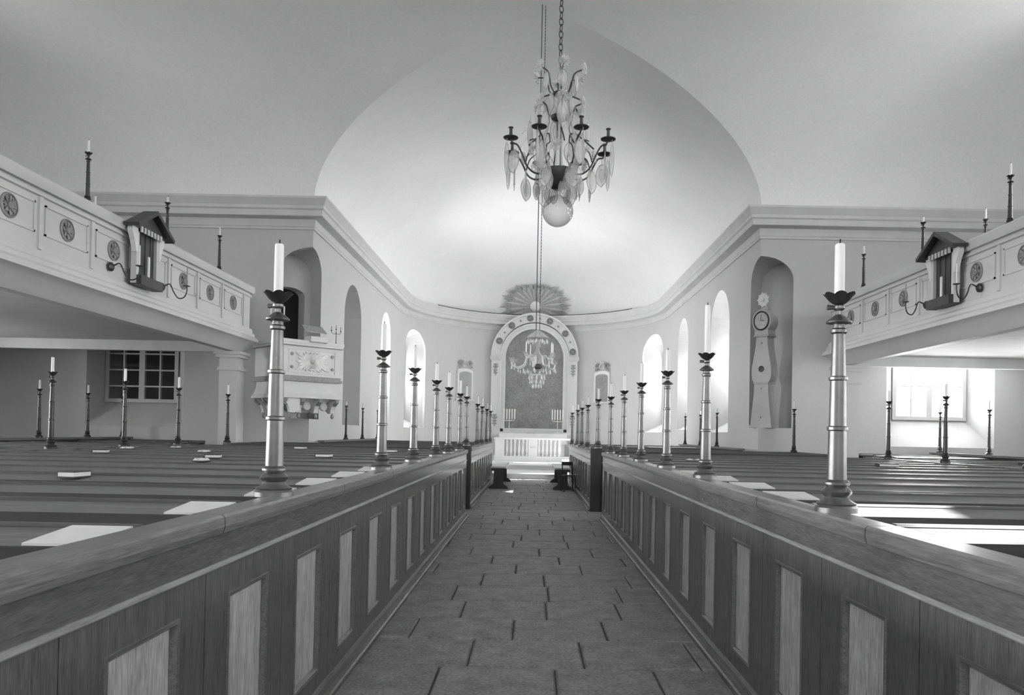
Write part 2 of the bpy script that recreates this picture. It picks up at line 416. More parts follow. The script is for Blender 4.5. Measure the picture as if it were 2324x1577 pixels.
struct(roof, 'ceiling_roof', 'pew_dark', 'roof shell closing the church above the vaults', 'roof')
# cornice
prof = [(0, 6.36), (.04, 6.36), (.04, 6.41), (.06, 6.43), (.06, 6.60), (.28, 6.62), (.29, 6.63), (.29, 6.76), (.33, 6.79), (.33, 6.86), (.36, 6.90), (.39, 6.97), (.42, 7.01), (.42, 7.06), (0, 7.06)]
path = [(XR, YE), (XC+CW, YE)] + arc(CW, 40) + [(XC-CW, YE), (XL, YE)]
struct(MB().sweep(prof, path), 'trim_1', 'cornice_plaster', 'moulded plaster cornice running round the chancel and along the end wall', 'cornice', 30)

struct(MB().tube([(x, y, 7.085) for x, y in arc(CW-.41, 30, math.radians(32), math.radians(148))], .016, 6), 'trim_2', 'iron', 'thin dark rod along the top of the apse cornice', 'rod')
# ------------------------------------------------------------------ galleries
def rosette(mb, r, d, n=8):
    mb.lathe([(r, 0), (r, d*.5), (r*.86, d*.8), (r*.82, d*.3), (r*.3, d*.3), (r*.28, d), (0.001, d*1.15)], n=20)
    for k in range(n):
        a = 2*PI*k/n; ca, sa = math.cos(a), math.sin(a)
        mb.add([(ca*r*.25-sa*.01, sa*r*.25+ca*.01, d*.4), (ca*r*.25+sa*.01, sa*r*.25-ca*.01, d*.4), (ca*r*.6+sa*r*.2, sa*r*.6-ca*r*.2, d), (ca*r*.82, sa*r*.82, d*.6), (ca*r*.6-sa*r*.2, sa*r*.6+ca*r*.2, d)],
               [(0, 1, 2, 3, 4)])
    return mb
ros_me = rosette(MB(), 0.155, 0.035).mesh('rosette'); ros_me.materials.append(MATS['rosette_paint'])
for s in (-1, 1):
    X = GX[s]; YEg = GE[s]; q = -s                         # q points towards the aisle
    g = thing('gallery_balcony', 'white panelled gallery along the %s side of the nave with painted rosettes' % SIDE[s], 'gallery', (X, 6.0, 0))
    wallx = XL if s < 0 else XR
    def xr(a, b_): return (min(X+q*a, X+q*b_), max(X+q*a, X+q*b_))
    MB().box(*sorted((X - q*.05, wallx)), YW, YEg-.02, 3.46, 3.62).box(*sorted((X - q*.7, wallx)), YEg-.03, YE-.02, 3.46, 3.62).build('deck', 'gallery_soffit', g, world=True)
    MB().box(*xr(0, -.12), YW, YEg, 3.60, 4.62).box(*sorted((X-q*.12, wallx)), YEg-.12, YEg, 3.6, 4.62).build('parapet', 'gallery_paint', g, world=True)
    path = [(X, YW), (X, YEg), (wallx, YEg)]
    def sw(prof, nm, mat='gallery_paint'):
        p = path if s < 0 else path[::-1]
        # out must point to the aisle: right of travel on the left side, so mirror
        pr = [(-o, z) for o, z in prof]
        MB().sweep(pr, p).build(nm, mat, g, 35, world=True)
    sw([(-.13, 4.61), (.06, 4.59), (.08, 4.63), (.08, 4.73), (.05, 4.76), (-.15, 4.76)], 'cap_rail')
    sw([(-.02, 3.80), (.03, 3.80), (.05, 3.77), (.05, 3.71), (.09, 3.67), (.09, 3.62), (.15, 3.57), (.16, 3.50), (.12, 3.48), (.06, 3.44), (-.04, 3.32), (-.12, 3.24), (-.3, 3.24), (-.3, 3.47), (-.02, 3.6)], 'lower_moulding')
    sw([(-.02, 4.55), (.03, 4.55), (.03, 4.51), (-.02, 4.49)], 'upper_bead')
    pitch = 1.14 if s < 0 else 1.15; y0 = 15.9 if s < 0 else 16.25
    for k in range(11):
        yc = y0 - pitch*k; hw = pitch/2 - .10; za, zb = 4.02, 4.42; e = .018
        pn = MB()
        for (ya, yb, z1, z2) in ((yc-hw, yc+hw, zb-.025, zb), (yc-hw, yc+hw, za, za+.025), (yc-hw, yc-hw+.025, za, zb), (yc+hw-.025, yc+hw, za, zb)):
            pn.box(*xr(-.01, e), ya, yb, z1, z2)
        po = pn.build('panel', 'gallery_paint', g, world=True)
        r = bpy.data.objects.new('rosette', ros_me); C.objects.link(r); r.parent = po
        r.location = (0, yc-6.0, (za+zb)/2); r.rotation_euler = (0, q*PI/2, 0)
        MB().box(*xr(-.01, .03), yc+pitch/2-.035, yc+pitch/2+.035, 3.82, 4.5).build('stile', 'gallery_paint', g, world=True)
    # pier under the front corner
    pc = X - q*.27
    p = thing('gallery_pier', 'square white pier carrying the far corner of the %s gallery' % SIDE[s], 'pier', (pc, YEg-.25, 0))
    MB().box(-.2, .2, -.2, .2, 0, 3.1).build('shaft', 'plaster', p)
    MB().box(-.26, .26, -.26, .26, 0, .25).build('base', 'plaster', p)
    MB().box(-.24, .24, -.24, .24, 2.82, 2.88).box(-.26, .26, -.26, .26, 3.1, 3.17).box(-.30, .30, -.30, .30, 3.17, 3.235).build('capital', 'plaster', p)

# ------------------------------------------------------------------ pew partitions along the aisle
def partition(s, sec, Y0, Y1, centers, pw, face, label):
    t = thing('pew_partition', label, 'partition', (face, Y0, 0))
    q = -s
    def bx(mb, a, b_, y0, y1, z0, z1): return mb.box(min(face+q*a, face+q*b_), max(face+q*a, face+q*b_), y0, y1, z0, z1)
    def strip(prof, y0, y1):
        return MB().loft([[(face+q*o, yy, z) for o, z in prof] for yy in (y0, y1)])
    # top rail in lengths with open joints
    n = max(1, round((Y1-Y0)/1.75)); yy = Y0
    for k in range(n):
        y2 = Y0 + (Y1-Y0)*(k+1)/n + (random.uniform(-.25, .25) if k < n-1 else 0)
        strip([(-.10, 1.17), (.0, 1.165), (.022, 1.175), (.03, 1.20), (.028, 1.235), (.018, RAIL), (-.10, RAIL)], yy+.004, y2-.004).build('top_rail', 'rail_wood', t, world=True)
        yy = y2
    strip([(-.05, 1.05), (0, 1.05), (0, 1.17), (-.05, 1.17)], Y0, Y1).build('frieze', 'frieze_wood', t, world=True)
    strip([(-.03, 1.041), (.010, 1.041), (.016, 1.047), (.016, 1.055), (.006, 1.061), (-.03, 1.061)], Y0, Y1).build('moulding', 'mould_wood', t, world=True)
    strip([(-.05, 0.0), (.018, 0.0), (.018, .085), (.004, .105), (-.05, .105)], Y0, Y1).build('skirting', 'rail_wood', t, world=True)
    strip([(-.05, 0.0), (.055, 0.0), (.055, .03), (.045, .04), (-.05, .04)], Y0, Y1).build('plinth', 'door_wood', t, world=True)
    za, zb = .205, .92
    edges = [Y0] + [(a+b_)/2 for a, b_ in zip(centers, centers[1:])] + [Y1]
    for c, ya, yb in zip(centers, edges, edges[1:]):
        y1_, y2_ = c-pw/2, c+pw/2; g = .003
        d = MB()
        bx(d, -.04, 0, ya+g, y1_, .10, 1.04); bx(d, -.04, 0, y2_, yb-g, .10, 1.04)
        bx(d, -.04, 0, y1_, y2_, .10, za); bx(d, -.04, 0, y1_, y2_, zb, 1.04)
        do = d.build('door', 'door_wood', t, world=True)
        r1 = lambda y_a, y_b, z_a, z_b, o: [(face+q*o, y_a, z_a), (face+q*o, y_b, z_a), (face+q*o, y_b, z_b), (face+q*o, y_a, z_b)]
        pm = MB().loft([r1(y1_-.004, y2_+.004, za-.004, zb+.004, -.002), r1(y1_-.002, y2_+.002, za-.002, zb+.002, .007), r1(y1_+.012, y2_-.012, za+.012, zb-.012, .004), r1(y1_+.026, y2_-.026, za+.026, zb-.026, -.016)], cap=False)
        MBo = pm.build('panel_moulding', 'rail_wood', t, world=True)
        MBo.parent = do
        p = MB(); bx(p, -.035, -.018, y1_-.002, y2_+.002, za-.002, zb+.002)
        po = p.build('panel', 'panel_wood', t, world=True); po.parent = do
    return t
cl = [2.34-.86*1 + .86*k for k in range(15)]; cr = [2.98-.86*2 + .86*k for k in range(15)]
partition(-1, 1, cl[0]-.43, 13.85, cl, .44, PX[-1], 'dark panelled pew partition along the left of the aisle, nearer length')
partition(1, 1, cr[0]-.43, 13.85, cr, .39, PX[1], 'dark panelled pew partition along the right of the aisle, nearer length')
for s in (-1, 1):
    face = s*1.24
    cs = [15.85 + .86*k for k in range(10)]
    t = partition(s, 2, 15.36, 24.4, cs, .44, face, 'panelled pew partition along the %s of the aisle beyond the dark end post' % SIDE[s])
    MB().box(min(face-s*.02, face+s*.2), max(face-s*.02, face+s*.2), 15.24, 15.36, 0, 1.29).build('end_post', 'dark_post', t, world=True)  # unlit front face, its shade put into the near-black colour
    fb = MB().box(*sorted((face+s*.21, s*6.1)), 15.27, 15.33, 0, 1.2).box(*sorted((face+s*.21, s*6.1)), 15.25, 15.35, 1.2, 1.24).build('pew_screen', 'pew_dark')
    tag(fb, 'dark board closing the front of the %s pews across the cross aisle' % SIDE[s], 'screen')

# ------------------------------------------------------------------ pews
def make_pew(x0, x1, endside, label, group, Y):
    t = thing('church_pew', label, 'pew', ((x0+x1)/2, Y, 0), group=group)
    w = (x1-x0)/2
    MB().box(-w, w, -.018, .018, .10, 1.20).build('backrest', 'pew_wood', t)
    MB().loft([[(x, -.02, 1.236), (x, -.28, 1.212), (x, -.28, 1.19), (x, -.02, 1.20)] for x in (-w, w)]).build('book_ledge', 'pew_wood', t)
    MB().loft([[(x, -.022, 1.20), (x, .03, 1.20), (x, .035, 1.235), (x, .02, 1.249), (x, -.012, 1.249), (x, -.022, 1.24)] for x in (-w, w)]).build('top_rail', 'pew_rail_shade', t)  # coloured darker to draw the shade line between pew rows
    MB().box(-w, w, -.292, -.28, 1.15, 1.216).build('ledge_shade_lip', 'pew_dark', t)  # dark strip painting the shadow gap below the ledge edge
    MB().box(-w, w, .02, .40, .42, .46).build('seat', 'pew_wood', t)
    MB().box(-w, w, .33, .36, .0, .42).build('seat_support', 'pew_dark', t)
    xe = w if endside > 0 else -w
    xe -= endside*.0
    MB().box(min(xe, xe-endside*.05), max(xe, xe-endside*.05), -.33, .42, 0, 1.16).build('end_panel', 'pew_dark', t)
    return t
rowsY = {-1: [2.50-.86 + .86*k for k in range(15)], 1: [2.1 + .86*k for k in range(14)]}
far = [15.8, 16.62, 17.44]
for s in (-1, 1):
    inner = (PX[s]+s*.11, s*6.2); outer = (s*6.3, s*9.55)
    for nm, (a, b_), grp in (('inner', inner, 'pews between the aisle and the %s gallery front' % SIDE[s]), ('outer', outer, 'pews under the %s gallery' % SIDE[s])):
        proto = None
        for k, Y in enumerate(rowsY[s] + far):
            lab = 'long dark pew %s, %s row from the viewer' % (('left of the aisle' if s < 0 else 'right of the aisle') if nm == 'inner' else 'under the %s gallery' % SIDE[s], ORD[k])
            if k == len(rowsY[s]): proto = None; a = s*7.6 if nm == 'outer' else s*1.46
            if proto is None: proto = make_pew(min(a, b_), max(a, b_), s, lab, grp, Y)
            else:
                o = copy_tree(proto); o.location.y = Y; o['label'] = lab
    proto = None
    for k in range(8):
        Y = 18.4 + .82*k; lab = 'dark pew in the chancel %s of the aisle, %s row past the pulpit' % (SIDE[s], ORD[k])
        if proto is None: proto = make_pew(min(s*1.46, s*4.98), max(s*1.46, s*4.98), s, lab, 'chancel pews on the ' + SIDE[s], Y)
        else:
            o = copy_tree(proto); o.location.y = Y; o['label'] = lab

# ------------------------------------------------------------------ candlesticks and candles
def stick_meshes(mat):
    d = {}
    def put(nm, mb, sm=40):
        me = mb.mesh(nm, sm); me.materials.append(MATS[mat if nm != 'drip_cup' else 'dark_metal']); d[nm] = me
    put('base', MB().lathe([(.094, 0), (.094, .022), (.085, .032), (.088, .04), (.06, .055), (.052, .07), (.066, .085), (.068, .095), (.055, .108), (.046, .118), (.058, .126), (.058, .136), (.044, .148)], n=18))
    put('shaft', MB().lathe([(.043, .145), (.039, .37), (.046, .375), (.046, .388), (.038, .393), (.035, .60), (.042, .605), (.042, .617), (.033, .622), (.028, .815), (.036, .822), (.036, .835), (.028, .842), (.026, .862)], n=18))
    put('drip_disc', MB().lathe([(.026, .86), (.056, .866), (.058, .873), (.034, .892), (.016, .905), (.014, .925)], n=18))
    put('knob', MB().lathe([(.013, .92), (.026, .932), (.026, .944), (.013, .955)], n=12).tube([(-.055, 0, .938), (.0, 0, .938)], [.012, .007], 6))
    cup = MB().lathe([(.013, .95), (.03, .957), (.046, .970), (.058, .985), (.070, .997), (.064, .998), (.04, .978), (.02, .972)], n=42)
    v2 = []
    for x, y, z in cup.v:
        r = math.hypot(x, y); a = math.atan2(y, x); k = max(0, (r-.04)/.03); f = 1 + .16*k*(abs(math.cos(3.5*a))**.5 - .7)
        v2.append((x*f, y*f, z + .012*k*(abs(math.cos(3.5*a)) - .4)))
    cup.v = v2; put('drip_cup', cup)
    return d
SM = {'brass': stick_meshes('brass'), 'dark_metal': stick_meshes('dark_metal')}
CAN = {}
def candle_mesh(h, r):
    k = (round(h, 2), round(r, 3))
    if k not in CAN:
        a = MB().lathe([(r, 0), (r, h*.5), (r*.97, h-.006), (r*.8, h)], n=14).mesh('candle', 40); a.materials.append(MATS['wax'])
        b_ = MB().tube([(0, 0, h-.005), (.001, 0, h+.022)], .0035, 5).mesh('wick'); b_.materials.append(MATS['wick'])
        CAN[k] = (a, b_)
    return CAN[k]
def candlestick(x, y, z, label, clabel, group, sc=1.0, thin=1.0, mat='dark_metal', ch=.26, rz=0.0, name='candlestick'):
    t = thing(name, label, 'candlestick', (x, y, z), rz, group); t.scale = (sc*thin, sc*thin, sc)
    for nm, me in SM[mat].items():
        o = bpy.data.objects.new(nm, me); C.objects.link(o); o.parent = t
    if ch:
        a, b_ = candle_mesh(ch, .0225 * sc * thin)
        c = bpy.data.objects.new('candle', a); C.objects.link(c); c.location = (x, y, z + sc*.972)
        tag(c, clabel, 'candle', 'candles')
        w = bpy.data.objects.new('wick', b_); C.objects.link(w); w.parent = c
aisleL = [(-1.262, 3.69, .27), (-1.262, 6.33, .26), (-1.262, 8.03, .26), (-1.262, 9.9, .25), (-1.262, 11.4, .26), (-1.262, 13.2, .26), (-1.33, 15.3, .25), (-1.3, 18.0, .22), (-1.3, 19.7, .25), (-1.3, 21.8, .2), (-1.3, 23.8, .22)]
aisleR = [(1.405, 3.44, .26), (1.405, 6.04, .42), (1.405, 7.78, .25), (1.405, 9.6, .28), (1.405, 11.4, .26), (1.405, 13.3, .26), (1.36, 15.3, .25), (1.3, 17.3, .22), (1.3, 19.3, .22), (1.3, 21.1, .18), (1.3, 23.9, .26)]
for s, L in ((-1, aisleL), (1, aisleR)):
    for k, (x, y, ch) in enumerate(L):
        z = RAIL if abs(y-15.3) > .2 else 1.29
        where = 'nearest the viewer on the %s aisle rail' % SIDE[s] if k == 0 else '%s from the viewer on the %s aisle rail' % (ORD[k], SIDE[s])
        candlestick(x, y, z, 'tall brass candlestick ' + where, 'white candle in the tall brass candlestick ' + where, 'aisle rail candlesticks', mat='brass', ch=ch, rz=random.uniform(-.4, .4))
def on_pews(lst, s, what, group, sc=1.0):
    for k, (x, y, z, ch) in enumerate(lst):
        # a small block on the pew end carries the stick
        candlestick(x, y, z, 'thin dark candlestick on the %s, %s from viewer' % (what, ORD[k]), 'white candle above the %s, %s from viewer' % (what, ORD[k]), group, sc, .8, 'dark_metal', ch)
ztop = 1.25
rowB = {-1: [9.75, 11.5, 13.25, 15.4], 1: [9.4, 11.3, 13.1, 15.4, 17.4]}
for s in (-1, 1):
    cap = thing('pew_end_rail', 'dark rail capping the pew ends below the %s gallery front' % SIDE[s], 'rail', (s*6.25, 8.5, 0))
    for (ya, yb) in ((1.0, 13.9), (15.3, 17.9)):
        MB().box(s*6.25-.045, s*6.25+.045, ya, yb, 1.205, 1.25).build('rail', 'pew_wood', cap, world=True)
        MB().box(s*6.25-.03, s*6.25+.03, ya, yb, 0, 1.205).build('board', 'pew_dark', cap, world=True)
    on_pews([(s*6.25 if not (s > 0 and y > 17) else 6.1, y, 1.25, .22) for y in rowB[s]], s, 'pew ends below the %s gallery front' % SIDE[s], 'pew end candlesticks')
    cap2 = thing('wall_pew_rail', 'dark rail above the pews under the %s gallery' % SIDE[s], 'rail', (s*9.6, 14, 0))
    MB().box(s*9.6-.09, s*9.6+.09, 10, 17.9, 1.255, 1.30).build('rail', 'pew_wood', cap2, world=True)
    MB().box(s*9.6-.03, s*9.6+.03, 10, 17.9, 0, 1.255).build('board', 'pew_dark', cap2, world=True)
    on_pews([(s*9.6, y, 1.30, .2) for y in ((14.6, 16.2, 17.6) if s < 0 else (15.7, 17.6))], s, 'rail under the %s gallery' % SIDE[s], 'gallery aisle candlesticks', .95)
    cap3 = thing('chancel_pew_rail', 'dark rail along the pew ends by the %s chancel wall' % SIDE[s], 'rail', (s*5.05, 21, 0))
    MB().box(s*5.05-.08, s*5.05+.08, 18.0, 25.3, 1.255, 1.30).build('rail', 'pew_wood', cap3, world=True)
    MB().box(s*5.05-.03, s*5.05+.03, 18.0, 25.3, 0, 1.255).build('board', 'pew_dark', cap3, world=True)
    on_pews([(s*5.05, y, 1.30, .14) for y in (20.4, 22.4, 24.6)], s, 'pew ends by the %s chancel wall' % SIDE[s], 'chancel wall candlesticks', .92)
    # gallery parapet sticks
    gx = GX[s] + s*.06
    for k, y in enumerate((10.75, 13.1, 15.3) if s < 0 else (10.95, 13.4, 15.8)):
        candlestick(gx, y, 4.76, 'slender dark candlestick standing on the %s gallery rail, %s from viewer' % (SIDE[s], ORD[k]), 'white candle above the %s gallery rail, %s from the viewer' % (SIDE[s], ORD[k]), 'gallery rail candlesticks', .73, 1.0, 'dark_metal', .2 if k != 1 else .12)
    gb = thing('gallery_bench', 'bench back hidden behind the %s gallery parapet' % SIDE[s], 'bench', (s*8.2, 12, 3.62))
    MB().box(s*8.2-.08, s*8.2+.08, 8, 16.5, 4.70, 4.78).build('top_rail', 'pew_wood', gb, world=True)
    MB().box(s*8.2-.03, s*8.2+.03, 8, 16.5, 3.62, 4.70).build('backrest', 'pew_wood', gb, world=True)
    MB().box(s*8.2-.03, s*8.2+s*.35, 8, 16.5, 4.02, 4.06).build('seat', 'pew_wood', gb, world=True)
    candlestick(s*8.2, 13.9 if s < 0 else 13.6, 4.78, 'candlestick half hidden behind the %s gallery parapet' % SIDE[s], 'candle half hidden behind the %s gallery parapet' % SIDE[s], 'gallery bench candlesticks', .85, .8, 'dark_metal', .22)

# ------------------------------------------------------------------ sheets and books on the ledges
def sheet(x0, x1, Y, label, dark=False):
    o = MB()
    sl = .024/.26
    ya, yb = -.275, -.03
    o.add([(x0, ya, 1.236+(ya+.02)*sl+.004), (x1, ya, 1.236+(ya+.02)*sl+.004), (x1+.0, yb, 1.236+(yb+.02)*sl+.004), (x0, yb, 1.236+(yb+.02)*sl+.004),
           (x0, ya, 1.236+(ya+.02)*sl+.012), (x1, ya, 1.236+(ya+.02)*sl+.012), (x1, yb, 1.236+(yb+.02)*sl+.012), (x0, yb, 1.236+(yb+.02)*sl+.012)],
          [(0, 1, 2, 3), (4, 5, 6, 7), (0, 1, 5, 4), (1, 2, 6, 5), (2, 3, 7, 6), (3, 0, 4, 7)])
    xm = (x0+x1)/2
    o.v = [(x-xm, y, z) for x, y, z in o.v]
    b_ = o.build('hymn_sheet', 'paper'); b_.location = (xm, Y, 0)
    tag(b_, label, 'paper', 'sheets on the pew ledges')
for k in range(1, 7):
    Y = rowsY[-1][k]
    sheet(-1.305-.20, -1.305, Y, 'white sheet on the left pew ledge by the aisle rail, %s from viewer' % ORD[k-1])
for j, (k, dx) in enumerate(((0, .0), (3, .0), (4, .02), (5, .0), (6, .0))):
    Y = rowsY[1][k]
    sheet(1.44+dx, 1.70+dx, Y, 'white sheet on the right pew ledge by the aisle rail, %s from viewer' % ORD[j])
def book(x, Y, w, open_, label, rz):
    sl = .024/.26
    t = thing('hymn_book', label, 'book', (x, Y-.15, 1.236-.13*sl+.004), rz, 'hymn books left on the pews')
    if open_:
        MB().box(-w, w, -.07, .07, .0, .012).build('cover', 'book_cover', t)
        for q in (-1, 1):
            MB().loft([[(0, yy, .012), (q*w*.5, yy, .035), (q*w*.95, yy, .012)] for yy in (-.065, .065)], cap=True).build('page', 'paper', t)
    else:
        MB().box(-w, w, -.08, .08, 0, .045).build('cover', 'book_cover', t)
        MB().box(-w+.01, w+.004, -.082, .07, .010, .036).build('page_block', 'paper', t)
bk = [(-4.6, 5, .12, 1), (-3.55, 8, .13, 0), (-3.3, 7, .10, 1), (-2.55, 9, .14, 0), (-4.4, 10, .12, 1), (-5.3, 9, .13, 0), (-5.9, 11, .14, 1), (-2.2, 12, .12, 0), (-3.9, 13, .14, 0), (-3.0, 4, .1, 0), (-6.9, 7, .12, 1), (-7.4, 10, .13, 0), (-5.6, 12, .13, 1)]
for j, (x, k, w, op) in enumerate(bk):
    book(x, rowsY[-1][k], w*.6, op, '%s black hymn book on the %s left pew from viewer, %s' % ('open' if op else 'closed', ORD[k], ['near the aisle', 'middle of the pew', 'below the gallery front', 'under the gallery'][(x < -2.8)+(x < -5)+(x < -6.2)]), random.uniform(-.3, .3))
for j, (x, k, w, op) in enumerate(((4.6, 9, .12, 0), (6.9, 8, .14, 1), (7.6, 11, .13, 0), (2.3, 10, .12, 1))):
    book(x, rowsY[1][k], w, op, '%s hymn book lying on a right pew, %s row from viewer' % ('open' if op else 'closed', ORD[k]), random.uniform(-.3, .3))

# ------------------------------------------------------------------ pulpit
pu = thing('pulpit', 'white square pulpit with a gilt sunburst panel set cornerwise at the chancel arch', 'pulpit', (-5.50, 17.50, 0), PI/4)
h = .70
MB().box(-h, h, -h, h, 2.72, 3.44).build('body', 'white_paint', pu)
MB().box(-h-.05, h+.05, -h-.05, h+.05, 3.44, 3.49).box(-h-.07, h+.07, -h-.07, h+.07, 3.49, 3.56).build('cap', 'white_paint', pu)
MB().box(-h-.06, h+.06, -h-.06, h+.06, 3.425, 3.44).build('cap_bead', 'ornament', pu)
MB().box(-h-.05, h+.05, -h-.05, h+.05, 2.64, 2.70).box(-h-.02, h+.02, -h-.02, h+.02, 2.70, 2.76).build('lower_cornice', 'ornament', pu)
MB().loft([[(x*q, y*q, z) for x, y in ((-1, -1), (1, -1), (1, 1), (-1, 1))] for q, z in ((h-.03, 2.64), (h-.02, 2.5), (h+.02, 2.36), (h+.06, 2.30), (h+.06, 2.26))]).build('lower_body', 'white_paint', pu)
MB().loft([[(x*q, y*q, z) for x, y in ((-1, -1), (1, -1), (1, 1), (-1, 1))] for q, z in ((h-.1, 2.26), (h-.25, 2.15), (h-.36, 1.98), (h-.4, 1.94))]).build('underside', 'white_paint', pu)
for face in range(2):
    Rz = Matrix.Rotation(-PI/2*face, 4, 'Z')
    for k in range(4):
        x = -h+.06 + (2*h-.12)*k/3
        pts = [(-h-.03, 2.26), (-h+.02, 2.2), (-h+.12, 2.12), (-h+.17, 2.02), (-h+.18, 1.93), (-h+.30, 1.93), (-h+.42, 2.0), (-h+.42, 2.26)]
        b_ = MB().loft([[Rz @ Vector((x+dx, y, z)) for y, z in pts] for dx in (-.055, .055)]).build('bracket', 'white_paint', pu)
        MB().lathe([(.001, 1.80), (.035, 1.83), (.04, 1.87), (.02, 1.92), (.035, 1.94)], c=tuple(Rz @ Vector((x, -h+.2, 0))), n=10).build('drop', 'ornament', b_, 40)
        MB().loft([[Rz @ Vector((x+dx, y, z)) for y, z in ((-h-.035, 2.255), (-h+.0, 2.2), (-h+.1, 2.12), (-h+.09, 2.10), (-h-.02, 2.18), (-h-.05, 2.255))] for dx in (-.04, .04)]).build('leaf', 'ornament', b_)
    for k in range(3):
        x = -h+.06 + (2*h-.12)*(k+.5)/3
        MB().lathe([(.10, -.03), (.10, 0), (.085, .02), (.07, .005), (.05, .02), (.03, .005), (.001, .02)], n=16, M4=Rz @ Matrix.Translation((x, -h+.22, 2.09)) @ Matrix.Rotation(PI/2, 4, 'X')).build('scroll', 'white_paint', pu, 40)
def ray_ring(mb, cx, cz, y, n, r0, rfun, wfun, dep, a0=0.0, a1=2*PI):
    for k in range(n):
        a = a0 + (a1-a0)*k/(n if abs(a1-a0-2*PI) < 1e-6 else n-1); ca, sa = math.cos(a), math.sin(a)
        r1 = rfun(a, k); w = wfun(k); rm = r0+(r1-r0)*.75
        P = [(r0, -w*.3), (rm, -w), (r1, 0), (rm, w), (r0, w*.3)]
        pts = [(cx+ca*r-sa*o, cz+sa*r+ca*o) for r, o in P]
        m = MB().prism(pts, y, y-dep*.4)
        m.add([(cx+ca*r0, y-dep*.4, cz+sa*r0), (cx+ca*rm, y-dep, cz+sa*rm)] , [])
        yield m
fr = MB()
for (a, b_, c, d) in ((-.58, .58, 3.34, 3.355), (-.58, .58, 2.815, 2.83), (-.58, -.565, 2.815, 3.355), (.565, .58, 2.815, 3.355)): fr.box(a, b_, -h-.012, -h, c, d)
fr.build('panel_frame', 'white_paint', pu)
rf = lambda a, k: .42/max(abs(math.cos(a)), abs(math.sin(a))*1.9, .45) * (1 if k % 2 == 0 else .86)
for m in ray_ring(MB(), 0, 3.085, -h, 28, .05, rf, lambda k: .034, .05): m.build('ray', 'gilt', pu)
MB().lathe([(.06, 0), (.06, .03), (.03, .06), (.001, .065)], n=14, M4=Matrix.Translation((0, -h, 3.085)) @ Matrix.Rotation(PI/2, 4, 'X')).build('sun_disc', 'gilt', pu, 40)
for x in (-.5, .5):
    for z in (2.95, 3.24):
        MB().lathe([(.04, 0), (.036, .02), (.001, .03)], n=8, M4=Matrix.Translation((x, -h, z)) @ Matrix.Rotation(PI/2, 4, 'X')).build('stud', 'ornament', pu, 40)
def place(px_local, py_local): 
    v = Matrix.Rotation(PI/4, 3, 'Z') @ Vector((px_local, py_local, 0)); return (-5.50+v.x, 17.50+v.y)
# book rest on the pulpit edge
bx_, by_ = place(.05, -.62)
br = thing('book_rest', 'small sloping book rest standing on the pulpit edge', 'book rest', (bx_, by_, 3.56), PI/4)
MB().loft([[(-.2, -.08, 0), (.2, -.08, 0), (.2, .1, 0), (-.2, .1, 0)], [(-.17, -.02, .22), (.25, -.02, .22), (.25, .1, .22), (-.17, .1, .22)]]).build('stand', 'white_paint', br)
MB().loft([[(-.24, -.07, .2), (.3, -.07, .2), (.3, .16, .36), (-.2, .16, .36)], [(-.24, -.07, .22), (.3, -.07, .22), (.3, .16, .385), (-.2, .16, .385)]]).build('slope', 'ornament', br)
rosette(MB(), .06, .02).build('emblem', 'ornament', br).location = (.03, -.075, .12)
br.children[-1].rotation_euler = (PI/2, 0, 0)
def candelabrum(name, label, loc, hgt, arms, spread, mat, ch, cmat='wax', rz=0.0, straight=False):
    t = thing(name, label, 'candelabrum', loc, rz)
    MB().lathe([(hgt*.14, 0), (hgt*.13, .02*hgt), (hgt*.05, .06*hgt), (hgt*.02, .1*hgt), (hgt*.018, hgt*.65), (hgt*.035, hgt*.67), (hgt*.02, hgt*.7), (hgt*.02, hgt*.74)], n=12).build('stem', mat, t, 40)
    for k in range(arms):
        x = spread*(-1 + 2*k/(arms-1)); zt = hgt*(.78 if not straight else .74) + (hgt*.1 if k == arms//2 and not straight else 0)
        path = [(0, 0, hgt*.66)] + [(x*q, 0, hgt*.66 + (zt-hgt*.66)*z) for q, z in ((.35, -.25), (.75, -.15), (1, .35), (1, 1))]
        a = MB().tube(curve(path), hgt*.014, 6).build('arm', mat, t, 60)
        MB().lathe([(.008, 0), (hgt*.05, .012), (hgt*.055, .02), (.01, .022)], c=(x, 0, zt), n=10).build('drip_pan', mat, a, 40)
        if ch: MB().lathe([(ch*.06, 0), (ch*.06, ch*.9), (.002, ch)], c=(x, 0, zt+.015), n=8).build('candle', cmat, a, 40)
    return t
cx, cy = place(.62, -.64)
candelabrum('candelabrum', 'small dark three-armed candelabrum on the right corner of the pulpit', (cx, cy, 3.56), .38, 3, .12, 'dark_metal', .1, 'dark_metal', PI/4)
cx, cy = place(-.62, -.2)
candelabrum('candelabrum', 'three-armed candelabrum with white candles on the left of the pulpit', (cx, cy, 3.56), .62, 3, .16, 'dark_metal', .3, 'wax', PI/4)
# near-black sheet painting the unlit depth of the doorway behind the pulpit
dr = thing('door_1', 'dark arched door opening in the niche behind the pulpit', 'door', (XC-CW-1.42*.7071, YE+1.42*.7071, 2.6), PI/4, kind='structure')
MB().box(-.42, .42, 0, .04, 0, 2.6).build('doorway_shade_sheet', 'dark_void', dr)
MB().lathe([(.03, 0), (.03, .03), (.02, .05)], n=10, M4=Matrix.Translation((.3, 0, 1.1)) @ Matrix.Rotation(PI/2, 4, 'X')).build('door_handle', 'dark_metal', dr)

